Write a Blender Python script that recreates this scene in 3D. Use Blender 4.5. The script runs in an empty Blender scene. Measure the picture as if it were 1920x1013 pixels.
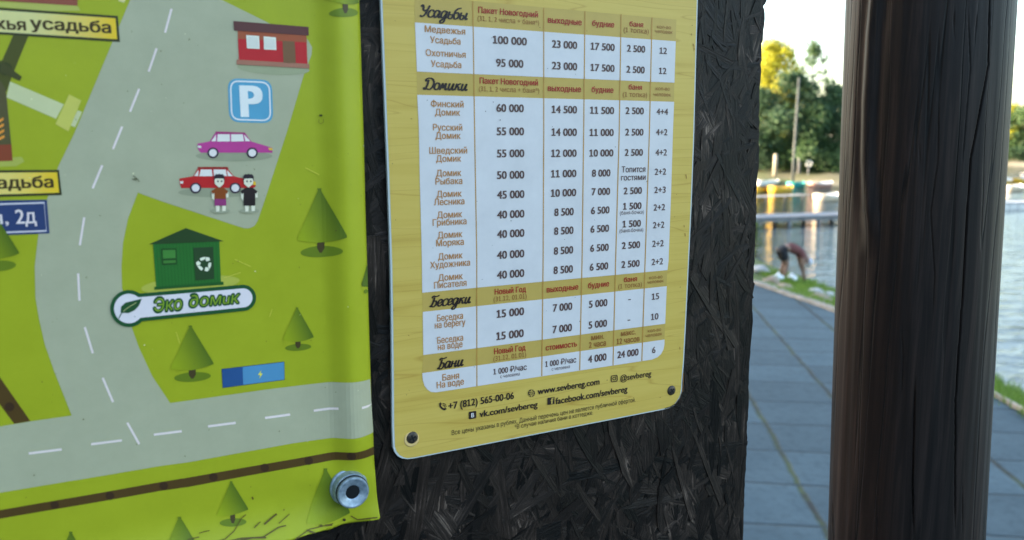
import bpy, bmesh, math, random
import numpy as np
from mathutils import Matrix, Vector, noise

# ------------------------------------------------------------------ camera
S = bpy.context.scene
COL = S.collection
F, PITCH, ROLL, AZ = 1481.0, math.radians(8.868), math.radians(0.197), math.radians(62.63)
CX, CY = 960.0, 506.5
CAM = np.array([0.0, 0.0, 2.25])
fw = np.array([0, math.cos(PITCH), -math.sin(PITCH)])
r0 = np.array([1.0, 0, 0]); d0 = np.array([0, -math.sin(PITCH), -math.cos(PITCH)])
RR = math.cos(ROLL) * r0 + math.sin(ROLL) * d0
DD = -math.sin(ROLL) * r0 + math.cos(ROLL) * d0
cam = bpy.data.cameras.new('camera')
co = bpy.data.objects.new('camera', cam); COL.objects.link(co)
co.matrix_world = Matrix(((RR[0], -DD[0], -fw[0], CAM[0]), (RR[1], -DD[1], -fw[1], CAM[1]),
                          (RR[2], -DD[2], -fw[2], CAM[2]), (0, 0, 0, 1)))
cam.sensor_width = 36.0; cam.lens = F * 36 / 1920
cam.clip_start = 0.02; cam.clip_end = 5000
cam.dof.use_dof = True; cam.dof.focus_distance = 0.73; cam.dof.aperture_fstop = 7.2
S.camera = co

# ------------------------------------------------------------------ light
SUN_AZ, SUN_EL = math.radians(-70), math.radians(11)
W = bpy.data.worlds.new('World'); S.world = W; W.use_nodes = True
nt = W.node_tree
sky = nt.nodes.new('ShaderNodeTexSky'); sky.sky_type = 'NISHITA'; sky.sun_disc = False
sky.sun_elevation = SUN_EL; sky.sun_rotation = SUN_AZ
sky.air_density = 1.0; sky.dust_density = 2.5; sky.ozone_density = 1.0
bg = nt.nodes['Background']; bg.inputs['Strength'].default_value = 0.15
nt.links.new(sky.outputs[0], bg.inputs['Color'])
sun = bpy.data.lights.new('sun', 'SUN'); sun.energy = 5.0; sun.angle = math.radians(0.5); sun.color = (1.0, 0.83, 0.6)
so = bpy.data.objects.new('sun', sun); COL.objects.link(so)
sd = Vector((math.sin(SUN_AZ) * math.cos(SUN_EL), math.cos(SUN_AZ) * math.cos(SUN_EL), math.sin(SUN_EL)))
so.rotation_euler = sd.to_track_quat('Z', 'Y').to_euler(); so.location = (0, 0, 30)
S.view_settings.view_transform = 'Standard'; S.view_settings.look = 'None'
S.view_settings.exposure = 2.9; S.view_settings.gamma = 1.0
S.cycles.use_denoising = True

# ------------------------------------------------------------------ helpers
def ray(x, y):
    return RR * ((x - CX) / F) + DD * ((y - CY) / F) + fw
def at_z(x, y, z):                       # photo point -> point on a level surface
    d = ray(x, y); t = (z - CAM[2]) / d[2]; return CAM + d * t
def at_d(x, y, dist):                    # photo point -> point at horizontal distance
    d = ray(x, y); t = dist / math.hypot(d[0], d[1]); return CAM + d * t
U = np.array([math.sin(AZ), math.cos(AZ), 0.0]); N = np.array([math.cos(AZ), -math.sin(AZ), 0.0])
P0 = CAM + ray(1010, 430) * 0.66         # a point of the board face
def plane(x, y, n=0.0):                  # photo point -> (u, v) on the board plane offset by n
    d = ray(x, y); t = (P0 + N * n - CAM) @ N / (d @ N)
    p = CAM + d * t - P0; return float(p @ U), float(p[2])
def topx(u, v, n):
    p = P0 + U * u + N * n + np.array([0, 0, v]) - CAM
    c = np.array([p @ RR, p @ DD, p @ fw]); return CX + F * c[0] / c[2], CY + F * c[1] / c[2]
def frame(u, v, n=0.0):                  # world matrix whose x, y, z run along, up and out of the board
    p = P0 + U * u + N * n + np.array([0, 0, v])
    return Matrix(((U[0], 0, N[0], p[0]), (U[1], 0, N[1], p[1]), (0, 1, 0, p[2]), (0, 0, 0, 1)))

def lin(c):
    return [((v / 255) / 12.92 if v / 255 <= .04045 else ((v / 255 + .055) / 1.055) ** 2.4) for v in c]
ILL = (0.545, 0.83, 1.12)
def ink(r, g, b):
    return tuple(min(.92, max(.012, a / e)) for a, e in zip(lin((r, g, b)), ILL)) + (1.0,)

def mat(name, col=(.5, .5, .5), rough=.6, spec=.4, metal=0.0):
    m = bpy.data.materials.new(name); m.use_nodes = True
    p = m.node_tree.nodes['Principled BSDF']
    p.inputs['Base Color'].default_value = tuple(col[:3]) + (1,)
    p.inputs['Roughness'].default_value = rough
    p.inputs['Specular IOR Level'].default_value = spec
    p.inputs['Metallic'].default_value = metal
    return m
def node(m, kind, **kw):
    n = m.node_tree.nodes.new(kind)
    for k, v in kw.items():
        if k in n.inputs: n.inputs[k].default_value = v
        else: setattr(n, k, v)
    return n
def link(m, a, ao, b, bi): m.node_tree.links.new(a.outputs[ao], b.inputs[bi])
def coords(m, out='Object', scale=(1, 1, 1)):
    t = node(m, 'ShaderNodeTexCoord'); mp = node(m, 'ShaderNodeMapping'); mp.inputs['Scale'].default_value = scale
    link(m, t, out, mp, 0); return mp
def ramp(m, stops):
    r = node(m, 'ShaderNodeValToRGB'); e = r.color_ramp.elements
    while len(e) < len(stops): e.new(.5)
    for k, (p, c) in enumerate(stops): e[k].position = p; e[k].color = tuple(c[:3]) + (1,)
    return r
def bump(m, src, out, strength, dist, nrm=None):
    b = node(m, 'ShaderNodeBump', Strength=strength, Distance=dist); link(m, src, out, b, 'Height')
    if nrm: link(m, nrm, 0, b, 'Normal')
    link(m, b, 0, m.node_tree.nodes['Principled BSDF'], 'Normal'); return b
def noisy(name, stops, scale=5, detail=6, rough=.7, spec=.4, sc=(1, 1, 1), bs=0, bd=.01, out='Object', nrough=.6):
    m = mat(name, rough=rough, spec=spec); mp = coords(m, out, sc)
    n = node(m, 'ShaderNodeTexNoise', Scale=scale, Detail=detail, Roughness=nrough); link(m, mp, 0, n, 0)
    r = ramp(m, stops); link(m, n, 0, r, 0); link(m, r, 0, m.node_tree.nodes['Principled BSDF'], 'Base Color')
    if bs: bump(m, n, 0, bs, bd)
    return m

def obj(name, verts, faces, m, parent=None, smooth=False, mi=None):
    me = bpy.data.meshes.new(name); me.from_pydata([tuple(map(float, v)) for v in verts], [], faces); me.update()
    for k in (m if isinstance(m, (list, tuple)) else [m]): me.materials.append(k)
    if mi: me.polygons.foreach_set('material_index', mi)
    if smooth: me.polygons.foreach_set('use_smooth', [True] * len(me.polygons))
    o = bpy.data.objects.new(name, me); COL.objects.link(o)
    if parent is not None: o.parent = parent
    return o
def obj_bm(name, bm, m, parent=None, smooth=False):
    me = bpy.data.meshes.new(name); bm.to_mesh(me); bm.free()
    for k in (m if isinstance(m, (list, tuple)) else [m]): me.materials.append(k)
    if smooth: me.polygons.foreach_set('use_smooth', [True] * len(me.polygons))
    o = bpy.data.objects.new(name, me); COL.objects.link(o)
    if parent is not None: o.parent = parent
    return o
def tag(o, label=None, cat=None, group=None, kind=None):
    if label: o['label'] = label
    if cat: o['category'] = cat
    if group: o['group'] = group
    if kind: o['kind'] = kind
    return o
def empty(name, loc=(0, 0, 0), rz=0, mw=None):
    o = bpy.data.objects.new(name, None); COL.objects.link(o); o.empty_display_size = .05
    if mw is not None: o.matrix_world = mw
    else: o.location = tuple(map(float, loc)); o.rotation_euler = (0, 0, rz)
    return o
def box(bm, c, s, rz=0, bev=0, rx=0, ry=0):
    M = Matrix.Translation(c) @ Matrix.Rotation(rz, 4, 'Z') @ Matrix.Rotation(ry, 4, 'Y') @ Matrix.Rotation(rx, 4, 'X') @ Matrix.Diagonal((*s, 1))
    g = bmesh.ops.create_cube(bm, size=1, matrix=M)
    if bev:
        es = list({e for v in g['verts'] for e in v.link_edges})
        bmesh.ops.bevel(bm, geom=es, offset=bev, segments=2, affect='EDGES', profile=.6)
def tube(bm, pts, rad, seg=8, caps=True):
    rings = []; pts = [Vector(p) for p in pts]
    if not isinstance(rad, (list, tuple)): rad = [rad] * len(pts)
    for i, p in enumerate(pts):
        t = (pts[min(i + 1, len(pts) - 1)] - pts[max(i - 1, 0)]).normalized()
        a = t.cross(Vector((.31, .2, 1)) if abs(t.z) < .9 else Vector((1, .1, 0))).normalized(); b = t.cross(a)
        rings.append([bm.verts.new(p + (a * math.cos(2 * math.pi * k / seg) + b * math.sin(2 * math.pi * k / seg)) * rad[i]) for k in range(seg)])
    for A, B in zip(rings, rings[1:]):
        for k in range(seg): bm.faces.new((A[k], A[(k + 1) % seg], B[(k + 1) % seg], B[k]))
    if caps: bm.faces.new(rings[0][::-1]); bm.faces.new(rings[-1])
def lathe(bm, prof, seg=40, M=Matrix()):
    rings = []
    for r, z in prof:
        rings.append([bm.verts.new(M @ Vector((r * math.cos(2 * math.pi * k / seg), r * math.sin(2 * math.pi * k / seg), z))) for k in range(seg)])
    for A, B in zip(rings, rings[1:]):
        for k in range(seg): bm.faces.new((A[k], A[(k + 1) % seg], B[(k + 1) % seg], B[k]))
    bm.faces.new(rings[-1]); bm.faces.new(rings[0][::-1])

# ------------------------------------------------------------------ setting: lake, shores, pavement, hill
def water_mat():
    m = mat('lake_water', (.015, .03, .035), .06, .5)
    p = m.node_tree.nodes['Principled BSDF']; p.inputs['IOR'].default_value = 1.33
    a = coords(m, 'Object', (.55, 1.5, 1)); n1 = node(m, 'ShaderNodeTexNoise', Scale=1.6, Detail=3, Roughness=.5, Distortion=.4); link(m, a, 0, n1, 0)
    b = coords(m, 'Object', (.8, 2.0, 1)); n2 = node(m, 'ShaderNodeTexNoise', Scale=6, Detail=2); link(m, b, 0, n2, 0)
    b1 = bump(m, n1, 0, .6, .10); bump(m, n2, 0, .5, .016, b1); return m
WZ = -1.0
tag(obj('lake_water', [(-1500, -300, WZ), (1500, -300, WZ), (1500, 2600, WZ), (-1500, 2600, WZ)], [(0, 1, 2, 3)], water_mat()), kind='structure')

PZ = 0.0
SA = math.radians(7)
def pave_mat():
    m = mat('concrete_slabs', rough=.75, spec=.35)
    t = node(m, 'ShaderNodeTexCoord'); mp = node(m, 'ShaderNodeMapping'); mp.inputs['Rotation'].default_value = (0, 0, SA)
    mp.inputs['Location'].default_value = PAVE_OFF
    link(m, t, 'Object', mp, 0)
    wn = node(m, 'ShaderNodeTexNoise', Scale=2.6, Detail=5, Roughness=.6); link(m, mp, 0, wn, 0)
    ws = node(m, 'ShaderNodeVectorMath', operation='MULTIPLY_ADD'); link(m, wn, 1, ws, 0); ws.inputs[1].default_value = (.085, .06, 0); link(m, mp, 0, ws, 2)
    sx = node(m, 'ShaderNodeSeparateXYZ'); link(m, ws, 0, sx, 0)
    def joint(ax, size, w):
        dv = node(m, 'ShaderNodeMath', operation='DIVIDE'); dv.inputs[1].default_value = size; link(m, sx, ax, dv, 0)
        fr = node(m, 'ShaderNodeMath', operation='FRACT'); link(m, dv, 0, fr, 0)
        sb = node(m, 'ShaderNodeMath', operation='SUBTRACT'); sb.inputs[1].default_value = .5; link(m, fr, 0, sb, 0)
        ab = node(m, 'ShaderNodeMath', operation='ABSOLUTE'); link(m, sb, 0, ab, 0)
        r = node(m, 'ShaderNodeMapRange'); r.inputs['From Min'].default_value = .5 - w * 1.6; r.inputs['From Max'].default_value = .5 - w * .6
        link(m, ab, 0, r, 0); return r
    jx = joint(0, .74, .024); jy = joint(1, .6, .016)
    n = node(m, 'ShaderNodeTexNoise', Scale=2.2, Detail=8, Roughness=.65); link(m, mp, 0, n, 0)
    nf = node(m, 'ShaderNodeTexNoise', Scale=60, Detail=4); link(m, mp, 0, nf, 0)
    base = ramp(m, [(.3, (.040, .066, .080)), (.7, (.062, .094, .110))]); link(m, n, 0, base, 0)
    fl = node(m, 'ShaderNodeVectorMath', operation='DIVIDE'); fl.inputs[1].default_value = (.74, .6, 1); link(m, ws, 0, fl, 0)
    f2 = node(m, 'ShaderNodeVectorMath', operation='FLOOR'); link(m, fl, 0, f2, 0); w2 = node(m, 'ShaderNodeTexWhiteNoise', noise_dimensions='2D'); link(m, f2, 0, w2, 'Vector')
    mr = node(m, 'ShaderNodeMapRange'); mr.inputs['To Min'].default_value = .80; mr.inputs['To Max'].default_value = 1.16; link(m, w2, 0, mr, 0)
    sp = node(m, 'ShaderNodeTexNoise', Scale=14, Detail=6, Roughness=.7); link(m, mp, 0, sp, 0); rs = ramp(m, [(.36, (.72, .74, .74)), (.52, (1, 1, 1)), (.72, (1.0, 1.0, 1.0)), (.80, (1.3, 1.25, 1.1))]); link(m, sp, 0, rs, 0)
    b0 = base; base = node(m, 'ShaderNodeVectorMath', operation='SCALE'); link(m, b0, 0, base, 0); link(m, mr, 0, base, 'Scale')
    b1_ = node(m, 'ShaderNodeVectorMath', operation='MULTIPLY'); link(m, base, 0, b1_, 0); link(m, rs, 0, b1_, 1); base = b1_
    moss = ramp(m, [(.44, (.018, .019, .016)), (.62, (.045, .062, .020))]); link(m, n, 0, moss, 0)
    mx = node(m, 'ShaderNodeMix', data_type='RGBA'); link(m, jx, 0, mx, 0); link(m, base, 0, mx, 6); link(m, moss, 0, mx, 7)
    my = node(m, 'ShaderNodeMix', data_type='RGBA'); link(m, jy, 0, my, 0); link(m, mx, 2, my, 6); my.inputs[7].default_value = (.016, .026, .032, 1)
    link(m, my, 2, m.node_tree.nodes['Principled BSDF'], 'Base Color')
    ad = node(m, 'ShaderNodeMath', operation='MAXIMUM'); link(m, jx, 0, ad, 0); link(m, jy, 0, ad, 1)
    iv = node(m, 'ShaderNodeMath', operation='SUBTRACT'); iv.inputs[0].default_value = 1; link(m, ad, 0, iv, 1)
    b1 = bump(m, iv, 0, .8, .012); bump(m, nf, 0, .3, .004, b1); return m
# one joint runs through the ground point seen at (1404, 726), one cross joint through (1480, 844)
def rot(p, a): return (p[0] * math.cos(a) - p[1] * math.sin(a), p[0] * math.sin(a) + p[1] * math.cos(a))
ja = rot(at_z(1404, 726, 0), SA)[0]; jb = rot(at_z(1480, 844, 0), SA)[1]
PAVE_OFF = (.74 * 20 - ja, .6 * 40 - jb, 0)

edge = [(4.28, -6), (4.28, 3), tuple(at_z(1920, 778, 0)[:2]), tuple(at_z(1850, 735, 0)[:2]), tuple(at_z(1550, 577, 0)[:2]),
        tuple(at_z(1475, 556, 0)[:2]), tuple(at_z(1413, 531, 0)[:2]), (3.0, 15.2), (0.5, 17.5), (-9, 19)]
def smoothline(pts, n=60):
    P = np.array(pts, float); s = np.r_[0, np.cumsum(np.hypot(*np.diff(P, axis=0).T))]
    q = np.linspace(0, s[-1], n); X = np.interp(q, s, P[:, 0]); Y = np.interp(q, s, P[:, 1])
    for _ in range(3):
        X[1:-1] = (X[:-2] + 2 * X[1:-1] + X[2:]) / 4; Y[1:-1] = (Y[:-2] + 2 * Y[1:-1] + Y[2:]) / 4
    return np.c_[X, Y]
EL = smoothline(edge, 90)
def offset(L, d):                                        # to the right of travel (towards the lake)
    T = np.gradient(L, axis=0); T /= np.hypot(T[:, 0], T[:, 1])[:, None]
    return L + np.c_[T[:, 1], -T[:, 0]] * d
v = [(x, y, PZ) for x, y in EL] + [(-9, -6, PZ)]
tag(obj('pavement', v, [tuple(range(len(v)))], pave_mat()), kind='structure')
# kerb: a real step beyond the slabs
kv, kf = [], []
KW = np.interp(EL[:, 1], [7.6, 10.5], [.30, 1.35])[:, None]       # a thin edging near by, a broad stone kerb further on
for off, z in ((.002, -.15), (.002, .03), (.012, .04), (.10, .04), (.112, .03), (.112, -.25)):
    L = EL + (offset(EL, off) - EL) * KW
    for k, (x, y) in enumerate(L):
        w = .006 * noise.noise((x * 2, y * 2, off)); kv.append((x + w, y + w, z + .008 * noise.noise((x * 1.3, y * 1.3, 3))))
n_ = len(EL)
for r in range(5):
    for k in range(n_ - 1): kf.append((r * n_ + k, r * n_ + k + 1, (r + 1) * n_ + k + 1, (r + 1) * n_ + k))
kerb_m = noisy('kerb_stone', [(.3, (.20, .17, .13)), (.55, (.32, .28, .23)), (.75, (.40, .36, .32))], 7, 8, .85, .3, bs=.4, bd=.01)
tag(obj('kerb', kv, kf, kerb_m, smooth=True), kind='structure')
# bank from the kerb down under the water
shore = smoothline([(7.0, -6), (6.9, 3), tuple(at_z(1920, 737, WZ)[:2]), tuple(at_z(1850, 710, WZ)[:2]), tuple(at_z(1562, 547, WZ)[:2]), tuple(at_z(1500, 517, WZ)[:2]),
                    tuple(at_z(1440, 497, WZ)[:2]), tuple(at_z(1405, 478, WZ)[:2]), (3.5, 26), (-9, 28)], 90)
KL = EL + (offset(EL, .11) - EL) * KW
bv, bf = [], []; NB = 24
def bank_z(t): return -.04 - .96 * (t ** .85) if t <= 1 else -1.0 - (t - 1) * 1.5
for i in range(NB + 5):
    t = i / NB
    for k in range(n_):
        p = KL[k] * (1 - t) + shore[k] * t
        z = bank_z(t) + .05 * noise.noise((p[0] * 1.7, p[1] * 1.7, 0)) * min(1, 4 * t)
        bv.append((p[0], p[1], z))
for i in range(NB + 4):
    for k in range(n_ - 1): bf.append((i * n_ + k, i * n_ + k + 1, (i + 1) * n_ + k + 1, (i + 1) * n_ + k))
bank_m = noisy('bank_soil', [(.35, (.05, .07, .02)), (.5, (.10, .13, .035)), (.68, (.26, .22, .17))], 1.1, 8, .95, .2, bs=.6, bd=.03)
tag(obj('bank', bv, bf, bank_m, smooth=True), kind='structure')
BV = np.array(bv)
def bank_at(x, y):
    k = np.argmin((BV[:, 0] - x) ** 2 + (BV[:, 1] - y) ** 2); return float(BV[k, 2])
def on_bank(x, y):
    z = -.5
    for _ in range(12): p = at_z(x, y, z); z = .5 * z + .5 * bank_at(p[0], p[1])
    return np.array([p[0], p[1], bank_at(p[0], p[1])])

# far shore
fv, ff = [], []
azs = [math.radians(a) for a in np.linspace(-80, 80, 161)]
RO = [(-6, -1.8), (0, -1.05), (3, -.6), (8, -.1), (16, .15), (60, 1.0), (260, 6), (900, 20)]
def shore_r(a):
    d = math.degrees(a); t = min(1, max(0, (d - 23.5) / 6)); t = t * t * (3 - 2 * t)
    return 69 + 75 * t + 2 * noise.noise((d * .6, 0, 0))
for dr, z in RO:
    for a in azs:
        r = shore_r(a) + dr; fv.append((r * math.sin(a), r * math.cos(a), z + .15 * noise.noise((a * 40, dr, 1))))
na = len(azs)
for i in range(len(RO) - 1):
    for k in range(na - 1): ff.append((i * na + k, i * na + k + 1, (i + 1) * na + k + 1, (i + 1) * na + k))
far_m = noisy('shore_ground', [(.35, (.07, .10, .03)), (.5, (.17, .15, .09)), (.65, (.28, .24, .17))], .12, 6, .95, .2)
tag(obj('far_shore', fv, ff, far_m, smooth=True), kind='structure')

# hill, unseen and added on the left shore as shade caster: everything near lies in its evening shade, the low sun passes it on the right
hv, hf = [], []
ha = [math.radians(a) for a in np.linspace(-125, -38, 100)]
for dr, w in ((60, 0), (66, .45), (72, .85), (77, 1), (84, 1), (100, .8), (150, .0)):
    for a in ha:
        d = math.degrees(a); e = min(1, max(0, (-40 - d) / 8)); e = e * e * (3 - 2 * e)
        h = (38 + 1.5 * noise.noise((d * .12, 0, 7))) * e
        r = dr + 14 + 2 * noise.noise((d * .1, dr, 2)); hv.append((r * math.sin(a), r * math.cos(a), -1.3 + (h + 1.3) * w * (1 + .06 * noise.noise((d * .3, dr * .05, 9)))))
nh = len(ha)
for i in range(6):
    for k in range(nh - 1): hf.append((i * nh + k, i * nh + k + 1, (i + 1) * nh + k + 1, (i + 1) * nh + k))
tag(obj('shade_hill', hv, hf, noisy('shade_hill_grass', [(.3, (.03, .05, .015)), (.7, (.07, .10, .03))], .3, 6, .95, .2, bs=.8, bd=.5), smooth=True), kind='structure')

# an unseen slope added behind the viewer keeps the low sky off the signs
hv, hf = [], []
ha = [math.radians(a) for a in np.linspace(104, 268, 120)]
for dr, h in ((0, -.2), (3, 4.5), (7, 9), (12, 11), (30, 11.5), (60, 0)):
    for a in ha:
        d = math.degrees(a); e = min(1, (d - 104) / 30, (268 - d) / 20) * (.8 + 2.2 * min(1, max(0, (d - 205) / 40)))
        r = 22 + dr + 1.5 * noise.noise((d * .1, dr, 5)); hv.append((r * math.sin(a), r * math.cos(a), h * max(0, e) + (1.4 * noise.noise((d * .25, dr * .3, 3)) if h > 1 else 0) - .2))
nh = len(ha)
for i in range(5):
    for k in range(nh - 1): hf.append((i * nh + k, i * nh + k + 1, (i + 1) * nh + k + 1, (i + 1) * nh + k))
tag(obj('shade_slope', hv, hf, noisy('shade_slope_scrub', [(.3, (.03, .05, .015)), (.7, (.07, .10, .03))], .6, 6, .95, .2, bs=.8, bd=.5), smooth=True), kind='structure')

# ------------------------------------------------------------------ notice board of dark stained strand board
B0 = plane(690, 1013)
root_b = empty('notice_board', mw=frame(0, -P0[2], 0))
tag(root_b, 'dark stained strand board panel that carries both the map and the price list', 'notice board')
BY = P0[2]                                                # board-local y of the point P0 (root stands on the ground)
edge_px = [(1441, -160), (1438, -10), (1437, 3), (1431, 12), (1434, 25), (1433, 48), (1430.5, 76), (1427.5, 82), (1427, 140), (1424, 165), (1424.5, 196), (1423, 240),
           (1423, 300), (1419, 345), (1418, 410), (1415, 470), (1413, 530), (1410.5, 570), (1409, 620), (1405, 690), (1404, 735), (1401, 800),
           (1398.5, 870), (1396, 930), (1393, 975), (1391, 1020), (1386, 1200), (1378, 1500)]
ev = []
rnd = random.Random(4)
for (x0, y0), (x1, y1) in zip(edge_px, edge_px[1:]):
    m_ = max(2, int((y1 - y0) / 9)) if y0 < 1100 else 2
    for k in range(m_):
        t = k / m_; ev.append(plane(x0 + (x1 - x0) * t + (rnd.uniform(-1.1, 1.1) if 0 < k else 0), y0 + (y1 - y0) * t))
ub = ev[-1][0] - .004
right = [(ub, -BY + .02)] + ev[::-1] + [(ev[0][0] + .002, .55)]
outl = right + [(-.85, .55), (-.85, -BY + .02)]
bm = bmesh.new(); a = [bm.verts.new((u, v + BY, 0)) for u, v in outl]; bm.faces.new(a)
g = bmesh.ops.extrude_face_region(bm, geom=bm.faces[:]); bmesh.ops.translate(bm, verts=[q for q in g['geom'] if isinstance(q, bmesh.types.BMVert)], vec=(0, 0, -.012))
bmesh.ops.recalc_face_normals(bm, faces=bm.faces[:])
def strand_mat(name, uv):
    m = mat(name, rough=.42, spec=.16); p = m.node_tree.nodes['Principled BSDF']
    mp = coords(m, 'UV' if uv else 'Object', (1, 1, 1) if uv else (1, 1, 1))
    st = node(m, 'ShaderNodeMapping'); st.inputs['Scale'].default_value = (24, 420, 24) if uv else (60, 300, 60); link(m, mp, 0, st, 0)
    n = node(m, 'ShaderNodeTexNoise', Scale=1, Detail=6, Roughness=.7); link(m, st, 0, n, 0)
    s2 = node(m, 'ShaderNodeMapping'); s2.inputs['Scale'].default_value = (14, 14, 14); link(m, coords(m, 'Object'), 0, s2, 0)
    n2 = node(m, 'ShaderNodeTexNoise', Scale=1, Detail=5, Roughness=.6); link(m, s2, 0, n2, 0)
    mu = node(m, 'ShaderNodeMath', operation='MULTIPLY_ADD'); link(m, n, 0, mu, 0); mu.inputs[1].default_value = .55
    h2 = node(m, 'ShaderNodeMath', operation='MULTIPLY'); link(m, n2, 0, h2, 0); h2.inputs[1].default_value = .45; link(m, h2, 0, mu, 2)
    r = ramp(m, [(.3, (.0025, .0016, .0012)), (.5, (.009, .0057, .0042)), (.58, (.020, .013, .0098)), (.66, (.10, .070, .053))]); link(m, mu, 0, r, 0)
    gi = node(m, 'ShaderNodeNewGeometry'); gm = node(m, 'ShaderNodeMapRange'); gm.inputs['To Min'].default_value = .25; gm.inputs['To Max'].default_value = 2.6; link(m, gi, 'Random Per Island', gm, 0)
    vm = node(m, 'ShaderNodeVectorMath', operation='SCALE'); link(m, r, 0, vm, 0); link(m, gm, 0, vm, 'Scale')
    link(m, vm if uv else r, 0, p, 'Base Color')
    rr = node(m, 'ShaderNodeMapRange'); rr.inputs['To Min'].default_value = .30; rr.inputs['To Max'].default_value = .6; link(m, n2, 0, rr, 0); link(m, rr, 0, p, 'Roughness')
    bump(m, n, 0, 1.0, .0011); return m
obj_bm('panel', bm, strand_mat('board_core', False), root_b)
# the pressed wood strands of its face
sv, sf, suv = [], [], []
rnd = random.Random(11)
ul, vt = plane(640, -60); ur, vb = plane(1440, 1060)
def edge_u(v): return float(np.interp(-v, [-q[1] for q in ev], [q[0] for q in ev]))
placed = 0
for _ in range(6500):
    u, v = rnd.uniform(ul, ur + .02), rnd.uniform(vb - .02, vt)
    px, py = topx(u, v, 0)
    if 770 < px < 1255 and 30 < py < 700: continue
    if px < 640 or px > 1470 or py < -70 or py > 1075: continue
    big = rnd.random() < .52
    L = rnd.uniform(.045, .12) if big else rnd.uniform(.012, .06); Wd = rnd.uniform(.010, .027) if big else rnd.uniform(.002, .008)
    ang = rnd.gauss(math.pi / 2, .55) if rnd.random() < .6 else rnd.uniform(0, math.pi)
    ca, sa = math.cos(ang), math.sin(ang); n0 = rnd.uniform(.0003, .0016) + (0 if big else .0004); tilt = rnd.gauss(0, .008); tw = rnd.gauss(0, .045)
    segs = 5; base = len(sv); bend = rnd.gauss(0, .03); ou, ov = rnd.uniform(0, 9), rnd.uniform(0, 9)
    ok = True; loc = []
    for i in range(segs + 1):
        t = i / segs - .5; s = t * L
        wv = Wd * .5 * (1 - .35 * abs(2 * t) ** 3) * (1 + .07 * rnd.uniform(-1, 1))
        cs = rnd.uniform(-.006, .006) * (1 if i in (0, segs) else 0)
        for side in (-1, 1):
            q = side * wv + bend * s * 2 * t; ss = s + (cs * side if big else 0)
            uu, vv = u + ca * ss - sa * q, v + sa * ss + ca * q
            if uu > edge_u(vv) + .0003: ok = False
            loc.append((uu, vv + BY, min(.0030, max(.00005, n0 + tilt * s + tw * q)), ss + ou, q + ov))
    if not ok: continue
    for x in loc: sv.append(x[:3]); suv.append(x[3:])
    for x in loc: sv.append((x[0], x[1], -.0003)); suv.append(x[3:])
    m_ = 2 * (segs + 1)
    for i in range(segs):
        a = base + 2 * i
        sf.append((a, a + 1, a + 3, a + 2)); sf.append((a, a + 2, a + 2 + m_, a + m_)); sf.append((a + 1, a + 1 + m_, a + 3 + m_, a + 3))
    sf.append((base, base + m_, base + 1 + m_, base + 1)); e = base + 2 * segs; sf.append((e, e + 1, e + 1 + m_, e + m_))
    placed += 1
so_ = obj('wood_strands', sv, sf, strand_mat('stained_strands', True), root_b); tag(so_, kind='stuff')
uvl = so_.data.uv_layers.new(name='UVMap')
li = np.zeros(len(so_.data.loops), int); so_.data.loops.foreach_get('vertex_index', li)
uvl.data.foreach_set('uv', np.array(suv)[li].ravel())

# ------------------------------------------------------------------ printing on flat sheets
def ink_mat(name, rough, spec, grain=0):
    m = mat(name, rough=rough, spec=spec); a = node(m, 'ShaderNodeVertexColor', layer_name='ink')
    p = m.node_tree.nodes['Principled BSDF']
    mp = coords(m); n = node(m, 'ShaderNodeTexNoise', Scale=34, Detail=8, Roughness=.7); link(m, mp, 0, n, 0)
    r = ramp(m, [(.3, (.90, .90, .90)), (.7, (1, 1, 1))]); link(m, n, 0, r, 0)
    mx = node(m, 'ShaderNodeMix', data_type='RGBA', blend_type='MULTIPLY'); mx.inputs[0].default_value = 1; link(m, a, 0, mx, 6); link(m, r, 0, mx, 7)
    link(m, mx, 2, p, 'Base Color')
    n2 = node(m, 'ShaderNodeTexNoise', Scale=1600, Detail=2); link(m, mp, 0, n2, 0)
    if grain: bump(m, n2, 0, grain, .0003)
    rr = node(m, 'ShaderNodeMapRange'); rr.inputs['To Min'].default_value = rough - .07; rr.inputs['To Max'].default_value = rough + .1; link(m, n, 0, rr, 0); link(m, rr, 0, p, 'Roughness')
    return m
INK = ink_mat('printed_plastic', .40, .28)
INKM = ink_mat('printed_vinyl', .38, .22, .25)
LAY = .00013

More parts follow.
